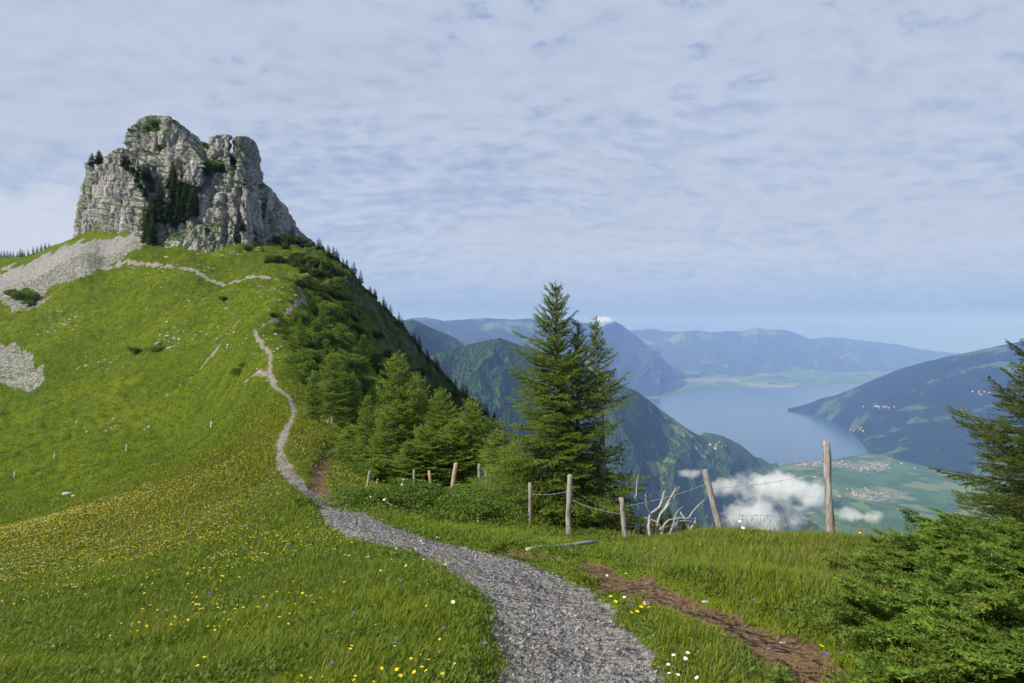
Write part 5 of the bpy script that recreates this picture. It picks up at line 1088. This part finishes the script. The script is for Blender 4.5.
def head_mesh(seed):
    r = np.random.default_rng(seed); mb = MB(); c0 = Vector((0, 0, .22)); pts = [c0 + Vector((math.cos(k * 1.047), math.sin(k * 1.047), .3 * (k % 2))) * .02 for k in range(6)]; mb.add(pts + [c0 + Vector((0, 0, .012))], [(k, (k + 1) % 6, 6) for k in range(6)]); return mb.mesh('flower_heads', False)
HM = [head_mesh(i) for i in range(3)]
fm2, t, b = mat("flower_heads"); t.put(b.inputs['Base Color'], t.attr('col')); b.inputs['Roughness'].default_value = .7
xr, Yr, zr = xq[250:], Yq[250:], zq[250:]; kk = rg.random(len(xr)); cc = np.where((kk < .84)[:, None], np.array([[.68, .50, .02]]), np.where((kk < .95)[:, None], np.array([[.78, .78, .72]]), np.array([[.24, .13, .35]]))) * (.75 + .35 * rg.random((len(xr), 1)))
sc2 = np.clip(Yr / 20, .75, 2.0) * rg.uniform(.7, 1.3, len(xr)); Pm = np.stack([xr, Yr, zr - .22 * (sc2 * .62 - 1) - .05], 1)
mass(HM, Pm, sc2 * .62, rg.random(len(xr)) * 6, 'meadow_flowers', fm2, 'drift of tiny yellow and white flowers across the middle meadow', 'flowers', cc)
# ------------------------------------------------------------------ houses in the valley, clouds below the viewer
rh = np.random.default_rng(31)
mw = [plain("pale_plaster", (.62, .60, .55)), plain("warm_plaster", (.52, .44, .36)), plain("timber_wall", (.22, .15, .10))]; mr = [plain("tile_roof", (.24, .12, .085)), plain("grey_roof", (.22, .21, .21))]
def house_meshes():
    w_ = MB(); a, b_, h, rdg = 7.0, 5.0, 6.0, 9.5
    w_.add([(-a, -b_, -4), (a, -b_, -4), (a, b_, -4), (-a, b_, -4), (-a, -b_, h), (a, -b_, h), (a, b_, h), (-a, b_, h), (-a, 0, rdg), (a, 0, rdg)], [(0, 1, 5, 4), (2, 3, 7, 6), (0, 4, 8, 7, 3), (1, 2, 6, 9, 5), (3, 2, 1, 0)])
    r_ = MB(); e_ = 1.1; a2 = a + 1
    for sgn in (-1, 1):
        y0, z0_, yy, zz = 0, rdg + .35, sgn * (b_ + e_), h - (rdg - h) * e_ / b_ + .35
        r_.add([(-a2, y0, z0_), (a2, y0, z0_), (a2, yy, zz), (-a2, yy, zz), (-a2, y0, z0_ - .3), (a2, y0, z0_ - .3), (a2, yy, zz - .3), (-a2, yy, zz - .3)], [(0, 1, 2, 3), (4, 7, 6, 5), (3, 2, 6, 7), (0, 3, 7, 4), (1, 5, 6, 2)])
    return w_.mesh('wall', False), r_.mesh('roof', False)
HP = {}
def house_proto(i, j):
    if (i, j) not in HP:
        o = thing('house', (0, 0, 0), 'small house', 'house'); w_, r_ = house_meshes(); child('wall', w_, mw[i], o); child('roof', r_, mr[j], o); HP[(i, j)] = o
    return HP[(i, j)]
def bvh_of(key): P_, q = SURF[key]; return BVHTree.FromPolygons([tuple(v_) for v_ in P_.reshape(-1, 3)], q.tolist())
BR = bvh_of('dark wooded mountainside with terraces along the right lake shore'); BLD = bvh_of('wooded ridge with pale meadow clearings falling right to the lake shore')
BF = BVHTree.FromPolygons([tuple(v_) for v_ in np.stack([XF, YF, ZF], -1).reshape(-1, 3)], qf_.tolist())
def far_hit(px, py):
    d_ = Vector(((px - CX) / F, 1, -(py - HY) / F)).normalized(); best = None
    for k_, T_ in (('r', BR), ('l', BLD), ('f', BF)):
        h_ = T_.ray_cast(Vector((0, 0, 0)), d_)
        if h_[0] is not None and (best is None or h_[0].y < best[0].y): best = (h_[0], k_)
    return best
towns = [((812, 464), 30, 2.2, 46, 'house in the village along the near end of the lake', 'houses of the lakeside village'), ((868, 468), 22, 4, 30, 'house in the village on the plain behind the lakeside one', 'houses on the plain'), ((858, 430), 7, 2, 14, 'pale house in the shore hamlet under the right mountainside', 'houses of the shore hamlet'), ((882, 407), 12, 1.6, 18, 'house in the terrace village on the right mountainside', 'houses of the terrace village'), ((985, 394), 16, 2, 12, 'house in the high terrace hamlet near the right edge', 'houses of the high hamlet'),
         ((860, 494), 18, 5, 18, 'farmhouse among the fields left of the right edge spruce', 'farmhouses among the fields'), ((820, 380) if False else (785, 386.5), 14, 1.2, 26, 'house in the reddish town across the lake', 'houses of the town across the lake'), ((672, 413), 8, 4, 7, 'house on the meadow crest of the wooded ridge', 'houses on the ridge crest'), ((718, 446), 8, 3, 9, 'house in the clearing on the ridge hump by the lake', 'houses on the ridge hump')]
cnt = 0
for (cx_, cy_), rx, ry, n_, lb, g_ in towns:
    for i in range(n_):
        px, py = cx_ + rh.normal() * rx * .6, cy_ + rh.normal() * ry * .6; b_ = far_hit(px, py)
        if b_ is None: continue
        p = b_[0]; ki = int(rh.integers(3) if rh.random() < .5 else rh.integers(2)); kj = int(rh.random() < .35); o = place(house_proto(ki, kj), USED, p, rh.random() * 3, rh.uniform(.9, 1.7) * (1.0 if p.y < 12000 else 1.5), lb, g_)
for px, py, sx, lb in [(803, 478, 3.6, 'large white hall on the plain'), (794, 479.5, 2.4, 'white hall left of the largest hall'), (757, 512, 1.6, 'lone white barn glimpsed between the valley clouds'), (816, 477, 2.2, 'white hall right of the largest hall')]:
    b_ = far_hit(px, py)
    if b_: o = place(house_proto(0, 1), USED, b_[0], .4, (sx * 1.6, 2.0, 1.4), lb, 'large halls on the plain')
for o_ in [q for q in HP.values() if not USED.get(q.name)]:
    for ch in KIDS[o_.name]: bpy.data.objects.remove(ch)
    bpy.data.objects.remove(o_)
# clouds hanging in the valley: lumpy bodies of real mist
cm = bpy.data.materials.new("cloud_mist"); cm.use_nodes = True; cm.node_tree.nodes.clear(); t = NT(cm.node_tree); ou = t.new('ShaderNodeOutputMaterial')
vs = t.new('ShaderNodeVolumePrincipled'); vs.inputs['Color'].default_value = (.99, .99, 1, 1); vs.inputs['Anisotropy'].default_value = -.15
po = t.new('ShaderNodeTexCoord').outputs['Object']; ge = t.new('ShaderNodeVectorMath', operation='LENGTH'); t.put(ge.inputs[0], po)
cn = t.noise(geo_pos(t), .009, 6, .66); den = t.smooth(t.math('SUBTRACT', t.math('ADD', cn, t.math('MULTIPLY', t.math('SUBTRACT', 1.0, ge.outputs['Value']), .36)), .60), .0, .20)
t.put(vs.inputs['Density'], t.math('MULTIPLY', den, .011)); t.l.new(vs.outputs[0], ou.inputs['Volume'])
def cloud(px, py, Y, wpx, hpx, dpx, label, tilt=0):
    c0 = pix(px, py, Y); bm_ = bmesh.new(); bmesh.ops.create_icosphere(bm_, subdivisions=4, radius=1.0); me_ = bpy.data.meshes.new('cloud'); bm_.to_mesh(me_); bm_.free()
    o = tag(link('cloud', me_, cm, None, c0), label, 'cloud', kind='stuff'); o.scale = (wpx / F * Y, dpx / F * Y, hpx / F * Y); o.rotation_euler = (0, tilt, 0); return o
cloud(783, 490, 3900, 62, 22, 55, 'white cloud bank in the valley behind the fence posts, largest')
cloud(762, 518, 3500, 62, 19, 45, 'lower white cloud bank just above the grass edge')
cloud(690, 474, 4000, 17, 7, 12, 'smallest detached puff of valley cloud', .0)
cloud(722, 488, 3900, 24, 11, 18, 'cloud wisp behind the leaning post')
cloud(855, 516, 3600, 30, 10, 20, 'thin wisp of cloud right of the stout post')
cloud(603, 320.5, 18300, 15, 5.5, 12, 'small cloud cap on the tip of the pyramid mountain')
